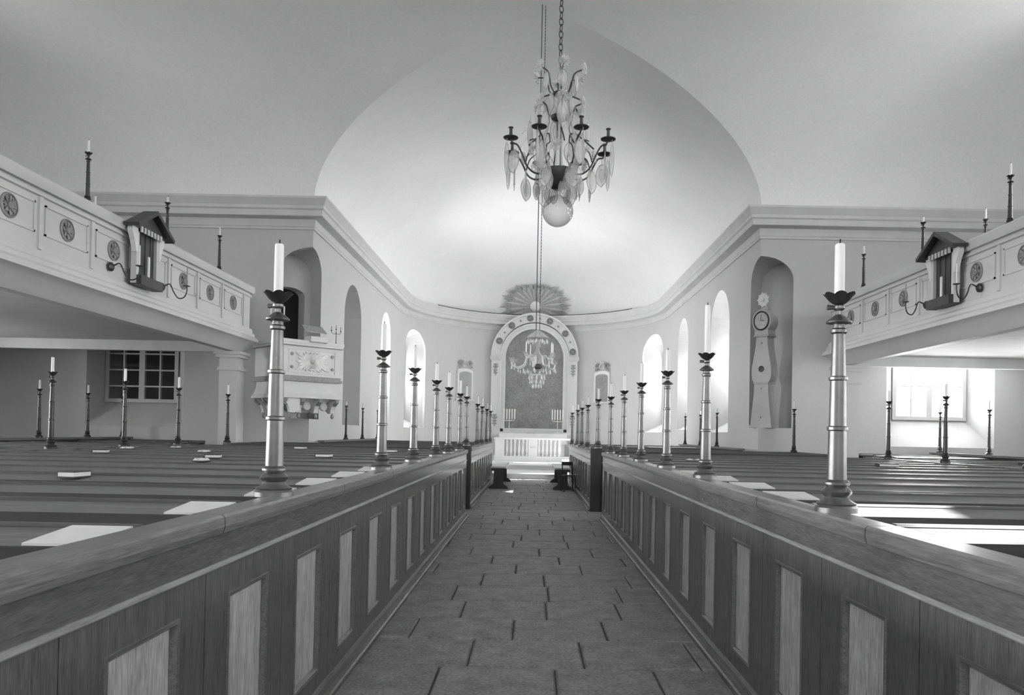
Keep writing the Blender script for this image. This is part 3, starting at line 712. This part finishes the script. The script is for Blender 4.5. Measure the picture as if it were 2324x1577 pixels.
# ------------------------------------------------------------------ long-case clock in the right niche
ck = thing('longcase_clock', 'tall pale waisted longcase clock with a white sun finial standing in the right niche', 'clock', (XC+CW+.18, YE+.18, 1.81), -PI/4); ck.scale = (.86, .9, 1)
def prof_prism(pts, y0, y1): return MB().prism([(x, z) for x, z in pts] + [(-x, z) for x, z in reversed(pts)], y0, y1)
MB().box(-.34, .34, -.20, .22, 0, .07).build('plinth', 'clock_wood', ck)
prof_prism([(.31, .07), (.30, .2), (.26, .5), (.215, .85), (.21, 1.08)], -.17, .2).build('lower_case', 'clock_wood', ck, 50)
prof_prism([(.23, 1.06), (.23, 1.10)], -.2, .22).build('belly_moulding', 'ornament', ck)
prof_prism([(.225, 1.10), (.27, 1.16), (.295, 1.26), (.30, 1.38), (.285, 1.5), (.255, 1.62), (.215, 1.8), (.18, 2.0), (.165, 2.2)], -.17, .2).build('trunk', 'clock_wood', ck, 50)
prof_prism([(.22, 2.2), (.23, 2.25)], -.21, .22).build('hood_moulding', 'ornament', ck)
circ = [(.29*math.sin(PI*k/12), 2.58 - .29*math.cos(PI*k/12)) for k in range(13)]
prof_prism([(.2, 2.25), (.2, 2.36)] + circ[2:], -.2, .2).build('hood', 'clock_wood', ck, 50)
Rx = Matrix.Rotation(PI/2, 4, 'X')
MB().lathe([(.2, 0), (.2, .02), (.001, .025)], n=28, M4=Matrix.Translation((0, -.2, 2.58)) @ Rx).build('dial', 'dial', ck, 40)
MB().lathe([(.205, 0), (.235, 0), (.235, .03), (.22, .045), (.205, .03), (.205, 0)], n=28, M4=Matrix.Translation((0, -.2, 2.58)) @ Rx).build('bezel', 'dark_metal', ck, 40)
MB().box(-.006, .006, -.232, -.228, 2.58, 2.73).build('hand', 'dark_metal', ck)
MB().box(.0, .1, -.236, -.232, 2.574, 2.586).build('hand', 'dark_metal', ck)
MB().lathe([(.06, 0), (.075, .0), (.075, .02), (.001, .04)], n=16, M4=Matrix.Translation((0, -.17, 1.42)) @ Rx).build('pendulum_window', 'dark_metal', ck, 40)
MB().box(-.05, .05, -.1, .05, 2.86, 2.95).build('finial_stem', 'clock_wood', ck)
f0 = MB().lathe([(.05, 0), (.04, .03), (.001, .04)], n=14, M4=Matrix.Translation((0, -.16, 3.1)) @ Rx).build('finial_disc', 'white_paint', ck, 40)
for m in ray_ring(MB(), 0, 3.1, -.12, 18, .04, lambda a, k: .19 if k % 2 else .165, lambda k: .024, .04): m.build('finial_ray', 'white_paint', ck)
MB().tube([(0, -.05, 2.9), (0, -.1, 3.1)], .02).build('finial_rod', 'white_paint', ck)
for z in (.25, .95, 2.05): MB().lathe([(.03, 0), (.02, .015), (.001, .02)], n=8, M4=Matrix.Translation((0, -.17, z)) @ Rx).build('boss', 'ornament', ck, 40)

# ------------------------------------------------------------------ gabled cases and sconces on the gallery fronts
for s in (-1, 1):
    q = -s; Yc = 12.0 if s < 0 else 12.3
    t = thing('gabled_case', 'dark gabled wooden case with a candle hung on the %s gallery front' % SIDE[s], 'case', (GX[s]+q*.10, Yc, 3.78), q*PI/2)
    MB().box(-.34, .34, -.17, -.0, 0, .15).build('base', 'dark_wood', t)
    MB().box(-.28, .28, -.04, -.0, .1, .98).build('back_panel', 'dark_wood', t)
    for x in (-.16, .0, .16): MB().box(x-.012, x+.012, -.05, -.04, .15, .9).build('batten', 'dark_wood', t)
    for x in (-1, 1):
        MB().box(min(x*.27, x*.35), max(x*.27, x*.35), -.09, -.0, .02, .84).build('jamb', 'gallery_paint', t)
        MB().prism([(x*.33, .90), (x*.50, .90), (x*.50, .80), (x*.43, .68), (x*.37, .5), (x*.33, .5)], -.10, -.02).build('scroll_bracket', 'white_paint', t)
        MB().loft([[(x*.56, yy, .86), (x*.58, yy, .91), (0, yy, 1.24), (0, yy, 1.17)] for yy in (-.24, -.0)]).build('roof_slope', 'dark_wood', t)
    MB().prism([(-.48, .88), (.48, .88), (0, 1.16)], -.13, -.0).build('gable', 'dark_wood', t)
    for k in range(7): MB().box(-.33+.1*k, -.28+.1*k, -.15, -.13, .82, .91).build('dentil', 'gallery_paint', t)
    c = MB().lathe([(.022, 0), (.022, .34), (.015, .35)], n=10).build('candle', 'wax'); c.location = (GX[s]+q*.20, Yc, 3.93)
    tag(c, 'white candle inside the gabled case on the %s gallery' % SIDE[s], 'candle')
    for d_ in (-1, 1):
        Ys = Yc + d_*.78
        k = thing('wall_sconce', 'thin curved iron candle sconce %s the gabled case on the %s gallery' % ('beyond' if d_ > 0 else 'before', SIDE[s]), 'sconce', (GX[s]+q*.03, Ys, 3.95), q*PI/2)
        MB().lathe([(.07, 0), (.07, .02), (.03, .05)], n=12, M4=Rx).build('back_plate', 'dark_metal', k, 40)
        MB().tube(curve([(0, -.03, 0), (.0, -.14, .05), (.02, -.2, -.08), (.04, -.27, -.18), (.06, -.36, -.16), (.07, -.4, -.06), (.07, -.4, .03)]), .010, 6).build('arm', 'dark_metal', k, 60)
        MB().lathe([(.01, 0), (.055, .012), (.055, .02), (.015, .022)], c=(.07, -.4, .02), n=10).build('drip_pan', 'dark_metal', k, 40)
        MB().lathe([(.010, 0), (.010, .30), (.004, .31)], c=(.07, -.4, .04), n=8).build('candle', 'wax' if d_ < 0 else 'ornament', k, 40)

# ------------------------------------------------------------------ altar end
AY = 34.75; AX = XC+.03
al = thing('altarpiece', 'large white round-arched altarpiece framing a dark painting in the apse', 'altarpiece', (AX, AY, 0.36))
def aw(mb, nm, mat, parent=None, sm=None):
    return mb.build(nm, mat, parent or al, sm)
zz = lambda z: z - .36
MB().prism([(x, zz(z)) for x, z in outline(2.76, 1.75, 6.42, n=28)], 0.10, .14).build('painting', 'painting', al)
def archband(r0, r1, zs, y0, y1, n=40):
    return MB().loft([[(r*math.cos(PI*k/n), y, zz(zs)+r*math.sin(PI*k/n)) for r, y in ((r0, y0), (r1, y0), (r1, y1), (r0, y1))] for k in range(n+1)])
zs = 5.06
for (r0, r1, y0, nm) in ((1.34, 1.41, -.02, 'inner_bead'), (1.41, 1.54, .03, 'inner_band'), (1.54, 1.60, -.03, 'middle_bead')):
    m = archband(r0, r1, zs, y0, .2)
    for x in (-1, 1): m.box(min(x*r0, x*r1), max(x*r0, x*r1), y0, .2, zz(1.75), zz(zs))
    aw(m, nm, 'white_paint')
aw(archband(1.60, 1.97, zs+.06, .04, .25), 'archivolt', 'white_paint')
aw(archband(1.95, 2.03, zs+.06, -.02, .25), 'outer_bead', 'white_paint')
for k in range(11):
    a = PI*(k+.55)/12.1 if True else 0; r = 1.785
    Mx = Matrix.Translation((r*math.cos(a), .035, zz(zs+.06)+r*math.sin(a))) @ Matrix.Rotation(PI/2-a, 4, 'Y') @ Rx
    if k % 2 == 0: m = rosette(MB(), .155, .07, 6); nm, mt = 'arch_rosette', 'ornament'
    else:
        m = MB(); nm, mt = 'arch_star', 'ornament'
        for j in range(5):
            b_ = 2*PI*j/5+.3; m.add([(0, 0, .03), (.03*math.cos(b_-.6), .03*math.sin(b_-.6), 0), (.09*math.cos(b_), .09*math.sin(b_), .01), (.03*math.cos(b_+.6), .03*math.sin(b_+.6), 0)], [(0, 1, 2), (0, 2, 3)])
    m.v = [tuple(Mx @ Vector(p)) for p in m.v]; aw(m, nm, mt)
    if k % 2:
        f = MB()
        for (x0, x1, y0, y1) in ((-.15, .15, .135, .15), (-.15, .15, -.15, -.135), (-.15, -.135, -.15, .15), (.135, .15, -.15, .15)): f.box(x0, x1, y0, y1, 0, .015)
        f.v = [tuple(Mx @ Vector(p)) for p in f.v]; aw(f, 'coffer_frame', 'white_paint')
for x in (-1, 1):
    c = x*1.80
    p = aw(MB().box(c-.20, c+.20, .0, .25, zz(1.75), zz(4.92)), 'pilaster', 'white_paint')
    aw(MB().box(c-.24, c+.24, -.06, .25, zz(4.92), zz(4.98)).box(c-.27, c+.27, -.09, .25, zz(4.98), zz(5.12)), 'impost', 'cornice_plaster')
    aw(MB().box(c-.26, c+.26, -.06, .25, zz(1.6), zz(1.78)), 'pilaster_base', 'white_paint')
    for z0_ in (4.45, 2.1):
        o = MB().box(c-.02, c+.02, -.02, 0, zz(z0_-.25), zz(z0_+.32)).box(c-.13, c+.13, -.02, 0, zz(z0_+.16), zz(z0_+.2))
        for j in range(4):
            for q in (-1, 1): o.prism([(c, zz(z0_-.2+.13*j)), (c+q*.11, zz(z0_-.12+.13*j)), (c+q*.06, zz(z0_-.06+.13*j)), (c, zz(z0_-.12+.13*j))], -.018, 0)
        aw(o, 'leaf_ornament', 'ornament')
aw(MB().box(-2.12, 2.12, -.08, .3, zz(1.36), zz(1.62)), 'predella', 'white_paint')
aw(MB().box(-2.1, 2.1, -.0, .3, 0, zz(1.36)), 'pedestal', 'white_paint')
for k in range(18): aw(MB().box(-1.30+.155*k-.05, -1.30+.155*k+.05, -.1, -.07, zz(1.66), zz(1.76)), 'tracery', 'white_paint')
aw(MB().box(-1.4, 1.4, -.075, .2, zz(1.62), zz(1.78)), 'painting_sill', 'white_paint')
# altar table
at = thing('altar_table', 'white-clothed altar table standing before the altarpiece', 'altar', (AX, 34.1, .36))
MB().box(-1.42, 1.42, -.38, .38, 0, 1.10).build('table_body', 'white_paint', at)
MB().box(-1.5, 1.5, -.45, .5, 1.10, 1.17).build('table_top', 'white_paint', at)
MB().box(-1.52, 1.52, -.465, .45, 1.17, 1.185).box(-1.52, 1.52, -.475, -.455, .72, 1.185).build('altar_cloth', 'white_cloth', at)
bb = thing('altar_book', 'small closed book lying on the middle of the altar table', 'book', (AX-.1, 33.9, 1.545))
MB().box(-.17, .17, -.12, .12, 0, .05).build('cover', 'ornament', bb)
MB().box(-.16, .165, -.125, .11, .01, .04).build('page_block', 'paper', bb)
for s in (-1, 1):
    candelabrum('altar_candelabrum', 'white five-branched candelabrum with white candles on the %s of the altar' % SIDE[s], (AX+s*1.1, 34.2, 1.545), .88, 5, .24, 'white_paint', .46, straight=True)
# communion rail
cr_ = thing('communion_rail', 'low white balustrade in front of the altar', 'rail', (AX, 32.0, .36))
for x in (-1.42, 1.42): MB().box(x-.2, x+.2, -.12, .12, 0, .92).build('post', 'white_paint', cr_)
MB().box(-1.66, 1.66, -.16, .16, .92, 1.0).build('hand_rail', 'white_paint', cr_)
MB().box(-1.66, 1.66, -.14, .14, 0, .22).build('plinth', 'white_paint', cr_)
MB().box(-1.22, 1.22, .05, .07, .22, .92).build('back_board', 'white_paint', cr_)
for k in range(14):
    x = -1.11 + 2.22*k/13
    if k in (6, 7): continue
    MB().lathe([(.055, .22), (.055, .27), (.03, .30), (.06, .48), (.03, .72), (.05, .84), (.055, .92)], c=(x, -.03, 0), n=10).build('baluster', 'white_paint', cr_, 40)
MB().box(-.2, .2, -.07, .05, .22, .92).build('centre_panel', 'white_paint', cr_)
rosette(MB(), .12, .03).build('emblem', 'cornice_plaster', cr_).location = (0, -.075, .57); cr_.children[-1].rotation_euler = (PI/2, 0, 0)
# front benches
for s in (-1, 1):
    b_ = thing('aisle_bench', 'small dark bench with a pale seat placed at the %s end of the aisle' % SIDE[s], 'bench', (s*.90, 21.0, 0))
    MB().box(-.22, .22, -.02, 3.2, .56, .61).build('seat', 'step_wood', b_)
    MB().box(-.2, .2, -.03, -.015, .50, .57).build('apron', 'dark_post', b_)
    for y in (0.0, 3.0):
        MB().prism([(-.14, .06), (.14, .06), (.13, .56), (-.13, .56)], y, y+.06).build('leg', 'dark_post', b_)
        MB().prism([(-.27, 0), (.27, 0), (.26, .05), (.15, .13), (-.15, .13), (-.26, .05)], y-.02, y+.08).build('foot', 'dark_post', b_)
    MB().box(-.02, .02, .06, 3.0, .25, .31).build('stretcher', 'dark_post', b_)
    MB().box(-s*0-.2, .2, 3.2, 3.205, .5, .56).build('end_apron', 'dark_post', b_)
ch = thing('aisle_chair', 'dark wooden chair pushed beside the right bench at the end of the aisle', 'chair', (1.02+.02, 20.45, 0), .2)
MB().box(-.16, .16, -.16, .16, .42, .45).build('seat', 'dark_post', ch)
for x in (-.14, .14):
    for y in (-.14, .14): MB().tube([(x*1.15, y*1.1, 0), (x, y, .43)], .018).build('leg', 'dark_post', ch)
    MB().tube([(x, .14, .44), (x, .2, .8)], .016).build('back_post', 'dark_post', ch)
MB().box(-.15, .15, .18, .2, .7, .8).build('back_rail', 'dark_post', ch)

# framed mirrors with lyre crests on the apse wall
for s in (-1, 1):
    a = PI/2 + (-s)*math.radians(36); r = CW-.05
    t = thing('framed_tablet', 'pale arched frame with a lyre crest hung on the apse wall %s of the altarpiece' % SIDE[s], 'frame', (XC+r*math.cos(a), YA+r*math.sin(a), 3.05), a-PI/2)
    w, hh = .84, 1.42
    o1 = [(-w/2, 0), (w/2, 0), (w/2, hh-.12)] + [(w/2*math.cos(PI*k/10), hh-.12+.14*math.sin(PI*k/10)) for k in range(1, 10)] + [(-w/2, hh-.12)]
    sc = lambda f, g: [(x*f, .08+(z-.08)*g) for x, z in o1]
    MB().prism(o1, -.02, .12).build('backing', 'white_paint', t)
    MB().loft([[(x, y, z) for x, z in o] for o, y in ((o1, -.02), (sc(.95, .97), -.06), (sc(.8, .9), -.05), (sc(.76, .87), -.02))], cap=False).build('frame', 'white_paint', t)
    MB().prism(sc(.78, .885), -.028, -.022).build('tablet', 'mirror_glass' if s < 0 else 'painting', t)
    MB().box(-.5, .5, -.07, .1, -.06, 0).build('sill', 'cornice_plaster', t)
    l = MB()
    for q in (-1, 1):
        l.tube([(q*.04, -.05, hh+.08), (q*.11, -.05, hh+.14), (q*.12, -.05, hh+.22), (q*.06, -.05, hh+.32), (q*.07, -.05, hh+.42), (q*.11, -.05, hh+.44)], .02, 6)
    l.tube([(-.09, -.05, hh+.38), (.09, -.05, hh+.38)], .013)
    for x in (-.03, 0, .03): l.tube([(x, -.05, hh+.1), (x, -.05, hh+.38)], .005, 4)
    l.build('lyre', 'white_paint', t, 60)
    for q in (-1, 1):
        for k in range(9):
            aa = .2 + k*.34; cx = q*(.25+.1*math.cos(aa*2)); cz = hh+.14+.13*math.sin(aa*1.7)+.05
            MB().add([(cx, -.03, cz-.06), (cx+.05, -.06, cz), (cx, -.04, cz+.07), (cx-.05, -.02, cz), (cx, .05, cz)], [(0, 1, 2), (0, 2, 3), (0, 4, 1), (1, 4, 2), (2, 4, 3), (3, 4, 0)]).build('leaf', 'ornament', t)
# sunburst relief over the altarpiece
sb = thing('sunburst_relief', 'grey plaster sunburst with a white disc on the half dome above the altarpiece', 'relief', (AX, 35.02, 7.50))
sb.rotation_euler = (math.radians(27), 0, 0)
kk = 0
rr = lambda a, k: (1.72 - .6*abs(math.sin(a))**2) * (1 if k % 3 else .85) * (1.0 if k % 2 else .93)
for m in ray_ring(MB(), 0, 0, .0, 46, .2, rr, lambda k: .05, .06, math.radians(-22), math.radians(202)):
    m.build('ray', 'burst' if kk % 3 else 'burst_light', sb); kk += 1
MB().lathe([(.25, -.02), (.25, .03), (.2, .07), (.001, .09)], n=24, M4=Rx).build('disc', 'white_paint', sb, 40)

# ------------------------------------------------------------------ crystal chandelier
def link_chain(parent, x, y, z0, z1, n_max, big=.045, wire=.006):
    me = MB(); pts = [(big*.55*math.cos(2*PI*k/10), 0, big*math.sin(2*PI*k/10)) for k in range(11)]
    me.tube(pts, wire, 5, cap=False); me = me.mesh('chain_link', 60); me.materials.append(MATS['iron'])
    z = z0; k = 0
    while z < z1 and k < n_max:
        o = bpy.data.objects.new('chain_link', me); C.objects.link(o); o.parent = parent; o.location = (x, y, z)
        o.rotation_euler = (0, 0, .5 + (PI/2 if k % 2 else 0)); z += big*1.62; k += 1
def leaf_plate(h_, w_, jag=0.0, n=7):
    pts = []
    for k in range(n+1):
        t = k/n; pts.append((w_*.5*(math.sin(PI*min(1, t*.92+.08))**.7)*(1+jag*math.sin(7*t*PI)), -h_*t))
    pts = pts + [(-x, z) for x, z in reversed(pts)]
    return [p for i, p in enumerate(pts) if i == 0 or (abs(p[0]-pts[i-1][0])+abs(p[1]-pts[i-1][1])) > 1e-4]
cc = thing('crystal_chandelier', 'large crystal chandelier with dark frame and glass ball hanging over the near aisle', 'chandelier', (.25, 8.5, 3.93))
zc = lambda z: (z if z < 4.9 else (4.9+(z-4.9)*.86 if z < 5.9 else z-.14)) - 3.93
MB().lathe([(.012, zc(4.35)), (.018, zc(4.55)), (.05, zc(4.58)), (.04, zc(4.75)), (.045, zc(5.02)), (.02, zc(5.06)), (.012, zc(5.9))], n=12).build('stem', 'crystal', cc, 40)
MB().tube([(0.02, 0, zc(4.5)), (.02, 0, zc(5.5)), (0, 0, zc(5.95))], .011, 6).build('rod', 'iron', cc)
MB().lathe([(.06, zc(4.36)), (.15, zc(4.42)), (.20, zc(4.50)), (.205, zc(4.56)), (.19, zc(4.56)), (.05, zc(4.5))], n=20).build('bowl', 'iron', cc, 40)
MB().lathe([(.03, zc(5.17)), (.09, zc(5.20)), (.10, zc(5.24)), (.03, zc(5.22))], n=14).build('middle_bowl', 'dark_metal', cc, 40)
MB().lathe([(.02, zc(5.5)), (.07, zc(5.52)), (.08, zc(5.55)), (.02, zc(5.55))], n=12).build('crown_cup', 'iron', cc, 40)
MB().lathe([(.001, 0)] + [(.18*math.sin(PI*k/14), .178-.178*math.cos(PI*k/14)) for k in range(1, 14)] + [(.03, .37), (.05, .42)], n=24).build('glass_ball', 'ball_glass', cc, 60)
plates = []
for (h_, w_, j) in ((.32, .15, .08), (.26, .18, .16), (.20, .11, .0), (.36, .05, .0)):
    o = leaf_plate(h_, w_, j); me = MB().prism([(x*.9, z*.94-h_*.03) for x, z in o], -.004, .004)
    q = [(x*.45, z*.6-h_*.2) for x, z in o]; me.prism(q, -.012, .012); nf = len(me.f)
    loop = [(x, z) for x, z in o] + [o[0]]; me.tube([(x, 0, z) for x, z in loop], .0035, 4, cap=False); me.tube([(0, 0, 0), (0, 0, .06)], .003, 4)
    me = me.mesh('pendant', 30); me.materials.append(MATS['crystal']); me.materials.append(MATS['ornament'])
    for pl in me.polygons: pl.material_index = 1 if pl.index >= nf else 0
    plates.append(me)
fl_me = MB()
for k in range(12):
    a = 2*PI*k/12; fl_me.prism([(.01*math.cos(a), .01*math.sin(a)), (.06*math.cos(a-.2), .06*math.sin(a-.2)), (.07*math.cos(a), .07*math.sin(a)), (.06*math.cos(a+.2), .06*math.sin(a+.2))], -.012, .012)
fl_me.lathe([(.02, -.02), (.02, .02), (.001, .03)], n=10, M4=Rx)
fl_me = fl_me.mesh('crystal_rosette', 30); fl_me.materials.append(MATS['crystal'])
wire_me = None
def hang(me, x, y, z, rz, nm='pendant'):
    o = bpy.data.objects.new(nm, me); C.objects.link(o); o.parent = cc; o.location = (x, y, zc(z)); o.rotation_euler = (0, 0, rz); return o
hang_n = 0
ROT = math.radians(22)
for k in range(8):
    a = ROT + 2*PI*k/8; ca, sa = math.cos(a), math.sin(a)
    P = lambda r, z: (r*ca, r*sa, zc(z))
    arm = MB().tube(curve([P(.17, 4.52), P(.28, 4.50), P(.38, 4.56), P(.44, 4.68), P(.50, 4.78), P(.56, 4.80), P(.585, 4.84)]), .010, 6).build('arm', 'iron', cc, 60)
    MB().lathe([(.012, 0), (.05, .012), (.082, .018), (.085, .024), (.04, .034), (.02, .05), (.017, .085), (.017, .12), (.028, .132), (.028, .138), (.014, .138)], c=P(.585, 4.83), n=14).build('drip_pan', 'iron', arm, 40)
    MB().tube(curve([P(.40, 4.62), P(.36, 4.74), P(.28, 4.80), P(.30, 4.88), P(.36, 4.86)]), .007, 5).build('scroll', 'iron', arm, 60)
    hang(plates[0 if k % 2 else 1], .55*ca, .55*sa, 4.72, a+PI/2+.4)
    hang(plates[3], .63*ca, .63*sa, 4.78, a)
    hang(plates[1], .40*ca, .40*sa, 4.52, a+PI/2-.3)
    hang(plates[2], .27*ca, .27*sa, 4.46, a+1.2)
    o = hang(fl_me, .40*math.cos(a+.3), .40*math.sin(a+.3), 4.72, a+PI/2, 'crystal_rosette')
    if k % 2 == 0:
        o = hang(plates[1], .24*math.cos(a+.2), .24*math.sin(a+.2), 4.82, a+PI/2)
        hang(plates[2], .13*ca, .13*sa, 4.42, a+PI/2)
for k in range(6):
    a = ROT + .25 + 2*PI*k/6; ca, sa = math.cos(a), math.sin(a); P = lambda r, z: (r*ca, r*sa, zc(z))
    MB().tube(curve([P(.08, 5.53), P(.13, 5.60), P(.15, 5.70), P(.18, 5.78), P(.27, 5.81)]), .008, 5).build('crown_rib', 'iron', cc, 60)
    MB().tube(curve([P(.06, 5.53), P(.24, 5.42), P(.26, 5.36), P(.19, 5.33), P(.16, 5.2), P(.15, 5.1), P(.20, 4.98), P(.30, 4.88), P(.42, 4.76)]), .009, 5).build('frame_rib', 'iron', cc, 60)
    hang(fl_me, .29*ca, .29*sa, 5.82, a+PI/2, 'crystal_rosette')
    hang(plates[2], .20*ca, .20*sa, 5.76, a+PI/2)
    hang(fl_me, .28*ca, .28*sa, 5.38, a+PI/2, 'crystal_rosette')
    hang(plates[0], .27*ca, .27*sa, 5.33, a+PI/2+.3)
    hang(plates[1], .15*ca, .15*sa, 5.50, a+PI/2)
    hang(plates[0], .33*math.cos(a+.4), .33*math.sin(a+.4), 5.16, a+PI/2)
    MB().tube([P(.28, 5.36), P(.34, 5.1), P(.52, 4.86)], .005, 4).build('bead_string', 'crystal', cc)
link_chain(cc, 0, 0, zc(5.98), ZT-3.93, 60)

# second chandelier over the cross aisle
c2 = thing('glass_arm_chandelier', 'small white glass-armed chandelier hanging on a rope before the altarpiece', 'chandelier', (.085, 14.3, 2.36))
z2 = lambda z: z - 2.36
MB().lathe([(.02, z2(2.95)), (.10, z2(2.92)), (.12, z2(2.97)), (.05, z2(3.02)), (.09, z2(3.06)), (.05, z2(3.12)), (.03, z2(3.2)), (.06, z2(3.22)), (.035, z2(3.32)), (.025, z2(3.36))], n=14).build('stem', 'crystal', c2, 40)
MB().lathe([(.05, z2(2.80)), (.09, z2(2.82)), (.09, z2(2.88)), (.04, z2(2.9))], n=12).build('hub', 'iron', c2, 40)
MB().lathe([(.02, z2(3.40)), (.12, z2(3.42)), (.19, z2(3.40)), (.12, z2(3.47)), (.04, z2(3.53)), (.01, z2(3.56))], n=20, rf=lambda a, z: 1+.12*math.cos(8*a)).build('canopy', 'crystal', c2, 40)
MB().lathe([(.16, z2(2.70)), (.13, z2(2.56)), (.06, z2(2.47)), (.02, z2(2.42)), (.02, z2(2.5)), (.11, z2(2.68))], n=16).build('basket', 'crystal', c2, 40)
drop = MB().lathe([(.001, 0), (.016, .02), (.018, .035), (.008, .075), (.001, .1)], n=8).mesh('drop', 40); drop.materials.append(MATS['white_paint'])
def d2(x, y, z, sc=1.0):
    o = bpy.data.objects.new('drop', drop); C.objects.link(o); o.parent = c2; o.location = (x, y, z2(z)); o.scale = (sc,)*3
for k in range(10):
    a = .15+2*PI*k/10; ca, sa = math.cos(a), math.sin(a); up = k % 3 == 0
    P = lambda r, z: (r*ca, r*sa, z2(z))
    r1 = .49 if not up else .30; zt = 2.98 if not up else 3.08
    arm = MB().tube(curve([P(.06, 2.90), P(.12, 3.02), P(.20, 3.02), P(.25, 2.88), P(r1*.8, 2.82), P(r1*.97, 2.86), P(r1, zt-.06)] if not up else [P(.06, 2.92), P(.14, 3.05), P(.22, 3.0), P(.28, 2.98), P(.30, zt-.06)]), .018, 6).build('arm', 'white_paint', c2, 60)
    MB().lathe([(.015, -.07), (.035, -.04), (.03, 0), (.055, .012), (.055, .018), (.02, .02)], c=P(r1, zt), n=10).build('drip_pan', 'crystal', arm, 40)
    if up: MB().lathe([(.013, 0), (.012, .18), (.002, .22)], c=P(r1, zt+.01), n=8).build('candle', 'wax', arm, 40)
    for q, (r, z) in enumerate(((r1, zt-.12), (.36, 2.80), (.26, 2.78))): d2(r*ca, r*sa, z-.08, .95)
    for z, r in ((2.66, .15), (2.58, .13), (2.50, .08)): d2(r*math.cos(a+z), r*math.sin(a+z), z-.08, 1.1)
    d2(.19*ca, .19*sa, 3.28, .9); d2(.11*ca, .11*sa, 3.30, .7)
MB().tube([(-.033, 0, z2(3.2)), (-.033, 0, z2(ZT))], .009, 6).build('rope', 'rope', c2)
MB().tube([(.033, 0, z2(3.5 + .03*k)) for k in range(int((ZT-3.5)/.03)+1)], [.009 if k % 2 else .004 for k in range(int((ZT-3.5)/.03)+1)], 5).build('chain', 'iron', c2)
